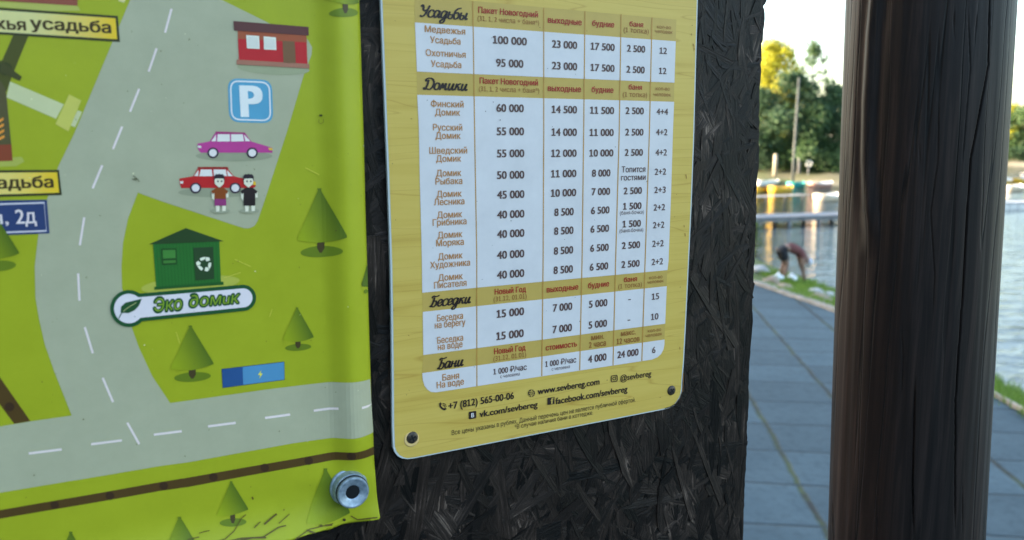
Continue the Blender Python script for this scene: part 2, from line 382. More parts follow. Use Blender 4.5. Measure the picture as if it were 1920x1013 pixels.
class Sheet:
    def __init__(s, n, m, oy, cuts_u=(), cuts_v=(), drape=None):
        s.n, s.m, s.oy, s.cu, s.cv, s.dr = n, m, oy, cuts_u, cuts_v, drape; s.V, s.Fc, s.C = [], [], []
        s.ou = 0
    def uv(s, pts): return [plane(x, y, s.n) for x, y in pts]
    def poly(s, pts, col, layer=1, uvs=None):
        q = uvs or s.uv(pts); bm = bmesh.new()
        vs = [bm.verts.new((a, b, 0)) for a, b in q]; bm.faces.new(vs).normal_update()
        us = [a for a, b in q]; vv = [b for a, b in q]
        cu = [c for c in s.cu if min(us) < c < max(us)]; cv = [c for c in s.cv if min(vv) < c < max(vv)]
        if len(q) > 4 or cu or cv: bmesh.ops.triangulate(bm, faces=bm.faces[:])
        for c in cu: bmesh.ops.bisect_plane(bm, geom=bm.verts[:] + bm.edges[:] + bm.faces[:], plane_co=(c, 0, 0), plane_no=(1, 0, 0))
        for c in cv: bmesh.ops.bisect_plane(bm, geom=bm.verts[:] + bm.edges[:] + bm.faces[:], plane_co=(0, c, 0), plane_no=(0, 1, 0))
        s.take([tuple(x.co[:2]) for x in bm.verts], [[x.index for x in f.verts] for f in (bm.verts.index_update(), bm.faces)[1]], col, layer); bm.free()
    def take(s, vs, fs, col, layer):
        b = len(s.V)
        for a, c in vs:
            s.V.append((a - s.ou, c + s.oy, layer * LAY + (s.dr(a, c) if s.dr else 0))); s.C.append(col(a, c) if callable(col) else col)
        for f in fs:
            A, B, D = (vs[f[0]], vs[f[1]], vs[f[2]])
            if (B[0] - A[0]) * (D[1] - A[1]) - (B[1] - A[1]) * (D[0] - A[0]) < 0: f = f[::-1]
            s.Fc.append(tuple(b + k for k in f))
    def ell(s, cx, cy, rx, ry, col, layer=1, tilt=0, n=28):
        t = math.radians(tilt)
        s.poly([(cx + rx * math.cos(k * 2 * math.pi / n) * math.cos(t) - ry * math.sin(k * 2 * math.pi / n) * math.sin(t),
                 cy + rx * math.cos(k * 2 * math.pi / n) * math.sin(t) + ry * math.sin(k * 2 * math.pi / n) * math.cos(t)) for k in range(n)], col, layer)
    def stroke(s, pts, w, col, layer=1, closed=False):
        P = [Vector(p) for p in pts]; L, R = [], []; m_ = len(P)
        for i, p in enumerate(P):
            a = P[(i - 1) % m_] if closed or i else p; b = P[(i + 1) % m_] if closed or i < m_ - 1 else p
            t = (b - a).normalized(); nn = Vector((-t.y, t.x)) * w / 2; L.append(p + nn); R.append(p - nn)
        for i in range(m_ if closed else m_ - 1):
            j = (i + 1) % m_; s.poly([L[i], L[j], R[j], R[i]], col, layer)
    def flush(s, name, parent, label=None):
        if not s.V: return
        o = obj(name, s.V, s.Fc, s.m, parent)
        at = o.data.color_attributes.new('ink', 'FLOAT_COLOR', 'POINT'); at.data.foreach_set('color', np.array(s.C, dtype=np.float32).ravel())
        if label: o['label'] = label
        s.V, s.Fc, s.C = [], [], []; return o

# lettering: every string becomes a small mesh scaled to its measured width and height
TXT = []
CAPH, XH = .69, .53
def want(body, shear=0.0):
    key = (body, shear)
    if shear == 'brush': want.m[key] = brush(body); return key
    if key in want.c: return key
    c = bpy.data.curves.new('lettering', 'FONT'); c.body = body; c.shear = shear; c.fill_mode = 'FRONT'; c.resolution_u = 3; c.align_x = 'LEFT'
    o = bpy.data.objects.new('lettering', c); COL.objects.link(o); want.c[key] = o; return key
want.c = {}; want.m = {}
# brush script for the section titles: pen strokes per letter, x-height 1
PEN = {'с': (.80, [[(.78, .78), (.55, 1), (.22, .88), (.06, .45), (.2, .06), (.5, 0), (.85, .25)]]),
       'а': (.98, [[(.72, .78), (.5, 1), (.2, .88), (.06, .45), (.2, .03), (.45, .1), (.72, .62)], [(.78, 1), (.70, .3), (.80, .02), (1.02, .2)]]),
       'д': (.98, [[(.72, .78), (.5, 1), (.2, .88), (.06, .45), (.2, .03), (.45, .1), (.72, .62)], [(.78, 1), (.72, .1), (.60, -.55), (.30, -.72), (.12, -.50), (.42, -.18), (1.0, .2)]]),
       'ь': (.80, [[(.16, 1), (.10, .3), (.22, .02), (.5, 0), (.70, .3), (.55, .56), (.2, .5)]]),
       'ы': (1.22, [[(.16, 1), (.10, .3), (.22, .02), (.48, 0), (.64, .3), (.5, .56), (.2, .5)], [(.96, 1), (.90, .25), (1.0, .02), (1.22, .2)]]),
       'б': (.86, [[(.90, 1.58), (.45, 1.48), (.14, 1.1), (.06, .4), (.26, 0), (.60, .1), (.76, .5), (.5, .92), (.16, .74)]]),
       'о': (.80, [[(.40, 1), (.12, .75), (.08, .25), (.38, 0), (.68, .25), (.70, .75), (.40, 1)]]),
       'м': (1.20, [[(0, .08), (.14, .12), (.32, 1)], [(.32, 1), (.46, .22)], [(.46, .22), (.80, 1)], [(.80, 1), (.82, .3), (.94, .02), (1.16, .2)]]),
       'и': (1.00, [[(.14, 1), (.08, .3), (.25, 0), (.5, .25), (.68, 1)], [(.70, 1), (.64, .28), (.76, .02), (1.0, .2)]]),
       'к': (.90, [[(.16, 1), (.08, 0)], [(.78, .95), (.5, .90), (.16, .48)], [(.2, .5), (.48, .46), (.62, .08), (.9, .15)]]),
       'е': (.76, [[(.1, .42), (.5, .5), (.66, .8), (.42, 1), (.14, .78), (.08, .3), (.35, 0), (.74, .25)]]),
       'н': (1.00, [[(.14, 1), (.08, 0)], [(.1, .5), (.66, .55)], [(.70, 1), (.64, .28), (.76, .02), (1.0, .2)]]),
       'У': (1.15, [[(.02, 1.35), (.18, 1.6), (.34, 1.4), (.40, 1.0), (.62, .82), (.9, .98)], [(1.16, 1.62), (.98, 1.0), (.80, .35), (.45, 0), (.12, .15)]]),
       'Д': (1.40, [[(.42, 1.4), (.40, .6), (.22, .08)], [(.0, .3), (.10, .02), (.45, .08), (.85, .02), (1.20, .4), (1.26, 1.0), (.95, 1.5), (.45, 1.62), (.08, 1.42), (.16, 1.12)]]),
       'Б': (1.08, [[(.44, 1.4), (.36, .6), (.20, .06), (-.02, .2)], [(.34, .76), (.72, .84), (.92, .45), (.66, 0), (.22, .04)], [(.06, 1.3), (.24, 1.6), (.62, 1.5), (1.12, 1.66)]])}
def brush(word):
    V, Fs = [], []; x = 0
    for ch in word:
        adv, strokes = PEN[ch]
        for P in strokes:
            Q = []
            for i in range(len(P) - 1):
                p0, p1, p2, p3 = (np.array(P[max(0, min(len(P) - 1, j))]) for j in (i - 1, i, i + 1, i + 2))
                for t in np.linspace(0, 1, 6)[:-1]: Q.append(.5 * (2 * p1 + (p2 - p0) * t + (2 * p0 - 5 * p1 + 4 * p2 - p3) * t * t + (3 * p1 - p0 - 3 * p2 + p3) * t ** 3))
            Q.append(np.array(P[-1], float)); Q = np.array(Q); T = np.gradient(Q, axis=0); T /= np.hypot(T[:, 0], T[:, 1])[:, None] + 1e-9
            w = .085 + .07 * np.abs(T[:, 1]); w[0] *= .7; w[-1] *= .6
            b = len(V)
            for (qx, qy), (tx, ty), ww in zip(Q, T, w):
                for sgn in (-1, 1): X, Y = qx - sgn * ty * ww, qy + sgn * tx * ww; V.append((x + X + .26 * Y, Y))
            for i in range(len(Q) - 1): Fs.append((b + 2 * i, b + 2 * i + 1, b + 2 * i + 3, b + 2 * i + 2))
        x += adv
    V = np.array(V); k = 1.62 / CAPH; return V / k, Fs
def area(P): return .5 * sum(P[i - 1][0] * P[i][1] - P[i][0] * P[i - 1][1] for i in range(len(P)))
def inside(p, P):
    c = False
    for i in range(len(P)):
        (x0, y0), (x1, y1) = P[i - 1], P[i]
        if (y0 > p[1]) != (y1 > p[1]) and p[0] < (x1 - x0) * (p[1] - y0) / (y1 - y0) + x0: c = not c
    return c
def slabs(P):                            # a contour that crosses itself: cut into level slabs, filled where it winds round
    E = [(P[i - 1], P[i]) for i in range(len(P)) if abs(P[i - 1][1] - P[i][1]) > 1e-9]; ys = {p[1] for p in P}
    for i, (a, b) in enumerate(E):
        for c, d in E[:i]:
            den = (b[0] - a[0]) * (d[1] - c[1]) - (b[1] - a[1]) * (d[0] - c[0])
            if abs(den) < 1e-12: continue
            t = ((c[0] - a[0]) * (d[1] - c[1]) - (c[1] - a[1]) * (d[0] - c[0])) / den; q = ((c[0] - a[0]) * (b[1] - a[1]) - (c[1] - a[1]) * (b[0] - a[0])) / den
            if 0 < t < 1 and 0 < q < 1: ys.add(a[1] + t * (b[1] - a[1]))
    ys = sorted(ys); V, Fs = [], []
    xa = lambda e, y: e[0][0] + (e[1][0] - e[0][0]) * (y - e[0][1]) / (e[1][1] - e[0][1])
    for y0, y1 in zip(ys, ys[1:]):
        if y1 - y0 < 1e-7: continue
        m = (y0 + y1) / 2; C = sorted([(xa(e, m), e) for e in E if min(e[0][1], e[1][1]) < m < max(e[0][1], e[1][1])], key=lambda q: q[0]); w = 0
        for (x, e), nx in zip(C, C[1:]):
            w += 1 if e[1][1] > e[0][1] else -1
            if w:
                b = len(V); V += [(xa(e, y0), y0), (xa(nx[1], y0), y0), (xa(nx[1], y1), y1), (xa(e, y1), y1)]; Fs.append((b, b + 1, b + 2, b + 3))
    return V, Fs
def fill(cont):                          # letters whose strokes overlap: every outer contour is filled on its own, less its own counters
    from mathutils.geometry import tessellate_polygon
    within = lambda h, P: h is not P and all(inside(p, P) for p in h[::2])
    hol = [any(area(h) * area(P) < 0 and within(h, P) for P in cont) for h in cont]
    outs = [P for P, q in zip(cont, hol) if not q]; own = {i: [] for i in range(len(outs))}
    for h, q in zip(cont, hol):
        if not q: continue
        k = [(abs(area(P)), i) for i, P in enumerate(outs) if within(h, P)]
        if k: own[min(k)[1]].append(h)
    V, Fs = [], []
    for i, P in enumerate(outs):
        loops = [P] + own[i]; b = len(V); flat = [p for L in loops for p in L]
        T = tessellate_polygon([[Vector((x, y, 0)) for x, y in L] for L in loops])
        at_ = sum(abs(area([flat[q] for q in t])) for t in T); aw = abs(area(P)) - sum(abs(area(h)) for h in own[i])
        if abs(at_ - aw) > .004 * abs(area(P)) and not own[i]:
            v2, f2 = slabs(P); V += v2; Fs += [tuple(b + q for q in f) for f in f2]
        else: V += flat; Fs += [tuple(b + q for q in t) for t in T]
    return np.array(V), Fs
def text_ready():
    dg = bpy.context.evaluated_depsgraph_get()
    for k, o in want.c.items():
        if k in want.m: continue
        cv_ = o.to_curve(dg, apply_modifiers=False); cont = []
        for sp in cv_.splines:
            P = []
            if sp.type == 'BEZIER':
                bp = sp.bezier_points; m_ = len(bp)
                for i in range(m_):
                    a, b = bp[i], bp[(i + 1) % m_]; p0, p1, p2, p3 = a.co.xy, a.handle_right.xy, b.handle_left.xy, b.co.xy
                    st = 1 if ((p1 - p0).cross(p3 - p0) if False else abs((p1 - p0).x * (p3 - p0).y - (p1 - p0).y * (p3 - p0).x) + abs((p2 - p0).x * (p3 - p0).y - (p2 - p0).y * (p3 - p0).x)) < 1e-5 else 4
                    for q in range(st):
                        t = q / st; P.append((1 - t) ** 3 * p0 + 3 * t * (1 - t) ** 2 * p1 + 3 * t * t * (1 - t) * p2 + t ** 3 * p3)
            else: P = [Vector(p.co[:2]) for p in sp.points]
            if len(P) > 2: cont.append([tuple(p) for p in P])
        o.to_curve_clear()
        for P in list(cont):                                    # a bare upright is the figure 1: give it a flag and a foot
            X = [p[0] for p in P]; Y = [p[1] for p in P]
            if len(P) == 4 and '1' in k[0] and abs(max(X) - min(X) - .098) < .004 and abs(max(Y) - .682) < .004 and abs(min(Y)) < .004:
                x0, x1 = min(X), max(X); cont += [[(x0 + .02, .682), (x0 - .13, .60), (x0 - .13, .51), (x0 + .02, .58)], [(x0 - .13, 0), (x1 + .13, 0), (x1 + .13, .082), (x0 - .13, .082)]]
        want.m[k] = fill(cont)
    for o in want.c.values():
        c = o.data; bpy.data.objects.remove(o); bpy.data.curves.remove(c)
    want.c = {}
def put(sh, body, cx, cy, w, h, col, layer=3, bold=.012, shear=0.0, dy=0):
    TXT.append((sh, body, cx, cy, w, h, col, layer, want(body, shear), bold))
def stamp():
    text_ready()
    for sh, body, cx, cy, w, h, col, layer, key, bold in TXT:
        V, Fs = want.m[key]
        u, v = plane(cx, cy, sh.n); e = .004
        ax = topx(u + e, v, sh.n); bx = topx(u - e, v, sh.n); k1 = (ax[0] - bx[0]) / (2 * e)
        ay = topx(u, v + e, sh.n); by = topx(u, v - e, sh.n); k2 = (by[1] - ay[1]) / (2 * e)
        lo, hi = V[:, 0].min(), V[:, 0].max(); sx = (w / k1) / (hi - lo + 2 * bold)
        up = any(ch.isupper() or ch.isdigit() for ch in body); ref = CAPH if up else XH
        sy = (h / k2) / ref
        Q = [(u + (x - (lo + hi) / 2) * sx, v + (y - ref / 2) * sy) for x, y in V]
        if bold > .05: dirs = [(math.cos(k * math.pi / 5), math.sin(k * math.pi / 5)) for k in range(10)] + [(0, 0)]
        elif bold > .008: dirs = [(-1, -.4), (1, -.4), (-1, .4), (1, .4), (0, 0)]
        else: dirs = [(0, 0)]
        for j, (ex, ey) in enumerate(dirs):
            sh.take([(a + ex * bold * sx, b + ey * bold * sy) for a, b in Q], Fs, col, layer + .07 * j)
    TXT.clear()

# ------------------------------------------------------------------ the price list
PN = .0065
pu, pv = plane(990, 868, PN)
root_p = empty('price_sign', mw=frame(pu, pv, PN))
tag(root_p, 'yellow plastic price list with white table screwed to the dark board', 'price sign')
def wood_print():
    m = mat('yellow_wood_print', rough=.40, spec=.28); p = m.node_tree.nodes['Principled BSDF']
    mp = coords(m, 'Object', (5, 120, 1)); n = node(m, 'ShaderNodeTexNoise', Scale=1, Detail=4, Roughness=.55, Distortion=.5); link(m, mp, 0, n, 0)
    r = ramp(m, [(.25, ink(150, 145, 74)), (.42, ink(158, 157, 84)), (.62, ink(162, 163, 91)), (.8, ink(154, 150, 78))]); link(m, n, 0, r, 0)
    m2 = coords(m, 'Object', (1.7, 30, 1)); w = node(m, 'ShaderNodeTexNoise', Scale=1, Detail=2, Distortion=.25); link(m, m2, 0, w, 0)
    ml = node(m, 'ShaderNodeMath', operation='MULTIPLY'); ml.inputs[1].default_value = 13; link(m, w, 0, ml, 0)
    fr = node(m, 'ShaderNodeMath', operation='FRACT'); link(m, ml, 0, fr, 0)
    r2 = ramp(m, [(0, (.80, .70, .60)), (.06, (1, 1, 1)), (.95, (1, 1, 1)), (1, (.86, .78, .70))]); link(m, fr, 0, r2, 0)
    mx = node(m, 'ShaderNodeMix', data_type='RGBA', blend_type='MULTIPLY'); mx.inputs[0].default_value = .8; link(m, r, 0, mx, 6); link(m, r2, 0, mx, 7)
    link(m, mx, 2, p, 'Base Color'); return m
def corner(p, a, b, r, n=7):                              # rounded corner at p between directions to a and b
    p, a, b = Vector(p), Vector(a), Vector(b); A = p + (a - p).normalized() * r; B = p + (b - p).normalized() * r
    return [tuple((1 - t) ** 2 * A + 2 * t * (1 - t) * p * 1.0 + t * t * B) for t in [k / (n - 1) for k in range(n)]]
left_e = [(704, -260), (713.6, 0), (718.5, 125), (723.4, 250), (726.2, 314), (730, 428), (732.2, 500), (733.8, 600), (735, 700), (735.6, 800)]
right_e = [(1279.6, 712), (1282.5, 677), (1287, 590), (1291.8, 490), (1296.5, 390), (1301.3, 265), (1308.4, 0), (1315, -260)]
outline = left_e + corner((736.4, 867.5), (735.6, 800), (1246.7, 767.7), 40)[1:] + corner((1277, 761.8), (774, 860), (1279.6, 712), 32) + right_e
SP = Sheet(PN, INK, -pv, )
SP.ou = pu
q = [plane(x, y, PN) for x, y in outline]
bm = bmesh.new(); f = bm.faces.new([bm.verts.new((a - pu, b - pv, 0)) for a, b in q])
bmesh.ops.recalc_face_normals(bm, faces=bm.faces[:])
if f.normal.z < 0: f.normal_flip()
g = bmesh.ops.extrude_face_region(bm, geom=[f]); bmesh.ops.translate(bm, verts=[k for k in g['geom'] if isinstance(k, bmesh.types.BMVert)], vec=(0, 0, -.003))
bmesh.ops.recalc_face_normals(bm, faces=bm.faces[:])
obj_bm('panel', bm, mat('white_plastic_sheet', (.55, .56, .54), .45, .3), root_p)
def inset(pts, cx, cy, l, r, b):
    o = []
    for x, y in pts:
        dx = l if x < 760 else (-r if x > 1265 else 0); dy = -b if y > 745 else 0; o.append((x + dx, y + dy))
    return o
face = inset(outline, 0, 0, 3.4, 2.0, 1.9)
q = [plane(x, y, PN) for x, y in face]
bm = bmesh.new(); f = bm.faces.new([bm.verts.new((a - pu, b - pv, LAY)) for a, b in q]); f.normal_update()
if f.normal.z < 0: f.normal_flip()
obj_bm('printed_face', bm, wood_print(), root_p)

BAND = ink(152, 150, 86); CELL = ink(170, 195, 218); RULE = ink(146, 128, 66)
lx = [(777, -8), (777.7, 42), (781.4, 134), (782, 178), (785, 240), (787, 344), (790.8, 490), (791.3, 549), (792.5, 585), (793.3, 666), (791.3, 700)]
rx = [(1268, 37), (1266.5, 77.7), (1264, 155.4), (1263.5, 191), (1261.5, 240), (1257.8, 363), (1253, 490), (1251, 506.6), (1249.7, 536.7), (1246.7, 607), (1245.5, 637)]
SP.poly(lx + rx[::-1], BAND, 2); SP.flush('header_bands', root_p)
SP.poly([(777.7, 42.4), (1266.5, 77.7), (1264, 155.4), (781.4, 134.5)], CELL, 3)
SP.flush('white_table_block', root_p); SP.poly([(782, 178), (1263.5, 191.2), (1261.5, 240), (1257.8, 363), (1253, 490), (1251, 506.6), (791.3, 549), (790.8, 490), (787, 344), (785, 240)], CELL, 3); SP.flush('white_table_block', root_p)
SP.poly([(792.5, 584.9), (1249.7, 536.7), (1246.7, 607), (793.3, 665.8)], CELL, 3); SP.flush('white_table_block', root_p)
SP.poly([(791.3, 699.6), (1245.5, 636.7), (1245.3, 646), (1243.6, 655), (1239, 664), (1232, 670), (1222, 674.3), (818, 735.6), (808, 735), (800.5, 730), (795.5, 723), (792.5, 713)], CELL, 3)
SP.flush('white_table_block', root_p)
for pts in ([(886, 2), (889.5, 250), (893.4, 480), (893.7, 724)], [(1019, 15), (1019, 250), (1017.8, 490), (1015.3, 705)], [(1096.2, 21), (1093.8, 250), (1090.8, 490), (1086.4, 694)],
            [(1164, 27), (1160.4, 250), (1153.7, 490), (1148.8, 685)], [(1222, 33), (1217, 250), (1209, 490), (1202.8, 677)]):
    SP.stroke(pts, 1.9, RULE, 4); SP.flush('column_rule', root_p)

GR, OC, RD, BR, BK = ink(74, 66, 70), ink(146, 118, 72), ink(132, 48, 40), ink(120, 92, 50), ink(36, 32, 34)
LY = 5
def sec(x, y):
    k = (x - 790) / 460
    return (y > 134 + 21 * k) + (y > 549 - 42 * k) + (y > 666 - 59 * k) + (y > 738 - 66 * k)
def grp(name, rows):
    for q in sorted({sec(r[1], r[2]) for r in rows}): grp1(name, [r for r in rows if sec(r[1], r[2]) == q])
def grp1(name, rows):
    for r in rows:
        put(SP, *r[:5], r[5], LY, *(r[6:] if len(r) > 6 else ()))
    stamp(); SP.flush(name, root_p)
NB_ = .034
ny = [('100 000', 955.7, 76.5, 64), ('95 000', 955.3, 119), ('60 000', 956, 203), ('55 000', 956.5, 246.5), ('55 000', 957, 287.7), ('50 000', 957, 328), ('45 000', 957.2, 364.7),
      ('40 000', 957.2, 401.7), ('40 000', 957.2, 438), ('40 000', 957, 476.8), ('40 000', 957, 513.8), ('15 000', 956.6, 586), ('15 000', 956, 627.3)]
rows = [(t[0], t[1], t[2], t[3] if len(t) > 3 else 51.5, 14.2, GR, NB_) for t in ny]
c2 = [('23 000', 1058, 84), ('23 000', 1058, 124.2), ('14 500', 1057.8, 205.6), ('14 000', 1057.5, 248), ('12 000', 1057, 287.4), ('11 000', 1056.6, 325.6), ('10 000', 1056.3, 361.6),
      ('8 500', 1057, 397.4), ('8 500', 1056.5, 432.5), ('8 500', 1056, 469.5), ('8 500', 1055.5, 505.4), ('7 000', 1054.3, 575.7), ('7 000', 1053.7, 615.8)]
rows += [(t, x, y, 47.5 if len(t) > 5 else 36.5, 13.6, GR, NB_) for t, x, y in c2]
c3 = [('17 500', 1129.6, 88), ('17 500', 1129.4, 127.6), ('11 500', 1128.5, 207.2), ('11 000', 1127.7, 248.6), ('10 000', 1127.2, 287), ('8 000', 1126.6, 324.6), ('7 000', 1126, 359.2),
      ('6 500', 1124.9, 394.2), ('6 500', 1124, 428.8), ('6 500', 1123.4, 464.5), ('6 500', 1122.5, 499.7), ('5 000', 1121, 568.8), ('5 000', 1120.3, 607.6), ('4 000', 1119.3, 671.2)]
rows += [(t, x, y, 45 if len(t) > 5 else 34.8, 13.0, GR, NB_) for t, x, y in c3]
c4 = [('2 500', 1192, 91.8), ('2 500', 1191, 130.8), ('2 500', 1189.4, 208), ('2 500', 1188.7, 248), ('2 500', 1187.8, 286), ('2 500', 1185.8, 357.7), ('1 500', 1185, 386.3), ('1 500', 1184, 419.4),
      ('2 500', 1182.5, 459.6), ('2 500', 1181.6, 494.8), ('24 000', 1176.8, 662.6)]
rows += [(t, x, y, 40 if len(t) > 5 else 34.5, 12.4, GR, NB_) for t, x, y in c4]
rows += [('Топится', 1187.3, 317.7, 44.5, 10.6, GR, .018), ('гостями', 1187, 334, 46, 8, GR, .018), ('-', 1179.6, 561, 5, 9, GR, .02), ('-', 1178.5, 599.5, 5, 9, GR, .02),
         ('(баня-бочка)', 1184.3, 399.2, 45, 5.2, GR, .004), ('(баня-бочка)', 1183.3, 432.6, 44.5, 5.2, GR, .004)]
c5 = [('12', 1243, 95.5), ('12', 1242, 133.2), ('4+4', 1241, 209.7), ('4+2', 1240, 248), ('4+2', 1239, 286), ('2+2', 1237.6, 322), ('2+3', 1236.8, 356), ('2+2', 1235.6, 388.8), ('2+2', 1234.3, 421.8),
      ('2+2', 1233, 456.6), ('2+2', 1231.8, 490.6), ('15', 1228.3, 555.7), ('10', 1227, 593.5), ('6', 1225.2, 656)]
rows += [(t, x, y, {1: 6.5, 2: 13.8, 3: 21.5}[len(t)], 11.6, GR, .022) for t, x, y in c5]
rows += [('1 000 ₽/час', 956.2, 692.4, 62.4, 10.4, GR, .022), ('с человека', 955.8, 704, 37, 4.8, GR, .004), ('1 000 ₽/час', 1051.2, 678.4, 58, 10.4, GR, .022), ('с человека', 1050.8, 690.2, 34, 4.6, GR, .004)]
for q_ in range(5):
    grp('price_lettering', [r for r in rows if (r[1] > 1007) + (r[1] > 1090) + (r[1] > 1155) + (r[1] > 1213) == q_])
names = [('Медвежья', 834.2, 57, 76), ('Усадьба', 834.7, 76.5, 57), ('Охотничья', 835.6, 101, 75), ('Усадьба', 836.2, 121, 57), ('Финский', 838.2, 195.4, 61.5), ('Домик', 838.7, 211, 47), ('Русский', 839, 239.2, 55),
         ('Домик', 839.7, 254.7, 47), ('Шведский', 840.3, 282.4, 71), ('Домик', 840.7, 297.6, 47), ('Домик', 841, 324.6, 47), ('Рыбака', 841.3, 339.8, 50.5), ('Домик', 841.7, 363.6, 47), ('Лесника', 842, 378.2, 57),
         ('Домик', 842.6, 402.4, 47), ('Грибника', 842.8, 416.2, 63.5), ('Домик', 843.3, 440, 46.5), ('Моряка', 843.3, 454.7, 52), ('Домик', 844, 480, 46), ('Художника', 843.8, 494.8, 75), ('Домик', 844.3, 519.2, 46),
         ('Писателя', 844, 532.6, 61), ('Беседка', 843.5, 594.2, 48.5), ('на берегу', 843.6, 608.2, 57.5), ('Беседка', 843.7, 635.6, 48.5), ('на воде', 843.7, 649, 46.5), ('Баня', 844.7, 705.8, 31.5), ('На воде', 844, 718.6, 51)]
grp('name_lettering', [(t, x, y, w, 8.8 if t[0] == 'н' else 11.6, OC, .020) for t, x, y, w in names])
hd = [('Пакет Новогодний', 953.2, 23.5, 112, 10.5, RD, .026), ('(31, 1, 2 числа + баня*)', 953.7, 38.7, 115, 9, BR, .006), ('Пакет Новогодний', 954.5, 153.5, 109.5, 10.5, RD, .026), ('(31, 1, 2 числа + баня*)', 955, 168.3, 113, 9, BR, .006),
      ('выходные', 1058.7, 41.2, 63.5, 8.2, RD, .026), ('выходные', 1058, 167.8, 62.5, 8.2, RD, .026), ('будние', 1130.5, 46.4, 41.5, 7.8, RD, .026), ('будние', 1129.2, 169.8, 41, 7.8, RD, .026),
      ('баня', 1192.5, 47, 25.7, 7, RD, .022), ('(1 топка)', 1192.5, 57.4, 47, 9, BR, .006), ('баня', 1190.6, 164.6, 25.2, 7, RD, .022), ('(1 топка)', 1190.2, 177.6, 45.6, 9, BR, .006),
      ('кол-во', 1244.3, 51.8, 26, 5, BR, .006), ('человек', 1244, 60.4, 33, 5, BR, .006), ('кол-во', 1242, 167.2, 26.5, 5, BR, .006), ('человек', 1241, 178.2, 32.5, 5, BR, .006),
      ('Новый Год', 956.6, 544.6, 59, 10.2, RD, .026), ('(31.12, 01.01)', 956.3, 557.9, 62, 9, BR, .006), ('выходные', 1054.3, 541.6, 59.5, 7.8, RD, .026), ('будние', 1121.9, 534.8, 39.5, 7.6, RD, .026),
      ('баня', 1181.4, 524.6, 24.7, 6.8, RD, .022), ('(1 топка)', 1180.9, 535, 44.4, 8.6, BR, .006), ('кол-во', 1229, 520.4, 24.7, 4.8, BR, .006), ('человек', 1228.4, 528.4, 31, 4.8, BR, .006),
      ('Новый Год', 955.7, 655.2, 59, 10.2, RD, .026), ('(31.12, 01.01)', 955.5, 668.4, 61.5, 9, BR, .006), ('стоимость', 1052.2, 649.4, 58.5, 7.6, RD, .026), ('мин.', 1120, 632.6, 24, 7.4, BR, .022), ('2 часа', 1119.7, 644.8, 32, 10.4, BR, .022),
      ('макс.', 1177.4, 624.8, 27.6, 7.2, BR, .022), ('12 часов', 1177.3, 637.4, 42.7, 10.2, BR, .022), ('кол-во', 1226.4, 619.6, 25, 4.8, BR, .006), ('человек', 1225.4, 628.2, 31, 4.8, BR, .006)]
grp('column_heading_lettering', hd)
grp('section_title_lettering', [('Усадьбы', 832, 23.5, 91, 21.5, BK, 0, 'brush'), ('Домики', 834.8, 158.5, 84.6, 21, BK, 0, 'brush'), ('Беседки', 843.7, 562, 78.7, 19.5, BK, 0, 'brush'), ('Бани', 843.7, 679, 50.6, 19.5, BK, 0, 'brush')])
for r_ in ([('+7 (812) 565-00-06', 903, 751, 123, 12.6, BK, .026), ('www.sevbereg.com', 1066.6, 725.4, 116, 8.8, BK, .026), ('@sevbereg', 1191.8, 705.6, 58, 8.2, BK, .014),
                           ('vk.com/sevbereg', 954, 768, 109, 8.8, BK, .026), ('facebook.com/sevbereg', 1110, 741.4, 135, 8.8, BK, .026),
                           ('Все цены указаны в рублях. Данный перечень цен не является публичной офертой.', 1029, 778.4, 343, 8.2, BK, .004), ('*В случае наличия бани в коттедже.', 1039.7, 786.4, 147, 7.8, BK, .004)]): grp1('contact_lettering', [r_])
def rsq(cx, cy, s, r, sl=-.16, n=4):
    o = []
    for qx, qy, a0 in ((1, -1, -90), (1, 1, 0), (-1, 1, 90), (-1, -1, 180)):
        for k in range(n + 1):
            a = math.radians(a0 + 90 * k / n); x = qx * (s - r) + r * math.cos(a); y = qy * (s - r) + r * math.sin(a)
            o.append((cx + x, cy + y + x * sl))
    return o
YB = ink(160, 160, 92)
SP.poly(rsq(885.5, 778, 7, 2.2), BK, LY); put(SP, 'B', 885.5, 778, 5.5, 8, CELL, LY + 1, .03); stamp(); SP.flush('contact_icon', root_p)
SP.poly(rsq(1032.4, 751.6, 6.6, .8), BK, LY); put(SP, 'f', 1034.5, 752.5, 5.6, 8.5, YB, LY + 1, .03); stamp(); SP.flush('contact_icon', root_p)
SP.stroke(rsq(1151, 709.7, 5.6, 2.2), 1.5, BK, LY, True); SP.stroke([(1151 + 2.8 * math.cos(k * .5236), 709.7 + 2.8 * math.sin(k * .5236)) for k in range(12)], 1.4, BK, LY, True); SP.ell(1154.2, 705.8, .9, .9, BK, LY, n=8); SP.flush('contact_icon', root_p)
SP.ell(996, 737, 6.6, 6.9, BK, LY)
for sl in (-3.4, 0, 3.4): SP.stroke([(990.5, 737.8 + sl), (996, 737 + sl * 1.15), (1001.5, 736.2 + sl)], .9, YB, LY + 1)
SP.stroke([(996, 730.5), (996, 743.5)], .9, YB, LY + 1)
for s_ in (-1, 1): SP.stroke([(996, 730.5), (996 + 3.4 * s_, 737), (996, 743.5)], .8, YB, LY + 1)
SP.flush('contact_icon', root_p)
SP.stroke([(824.5, 757), (825, 761.5), (829, 766), (834, 768)], 3.4, BK, LY); SP.stroke([(823.6, 757.4), (826.8, 756)], 4, BK, LY + 1); SP.stroke([(832, 767.8), (835.6, 765)], 4, BK, LY + 1)
SP.stroke([(829.5, 759), (832.5, 760), (833, 763)], 1.3, BK, LY); SP.stroke([(829.5, 756), (834.5, 757.5), (836, 762.5)], 1.3, BK, LY)
SP.flush('contact_icon', root_p)
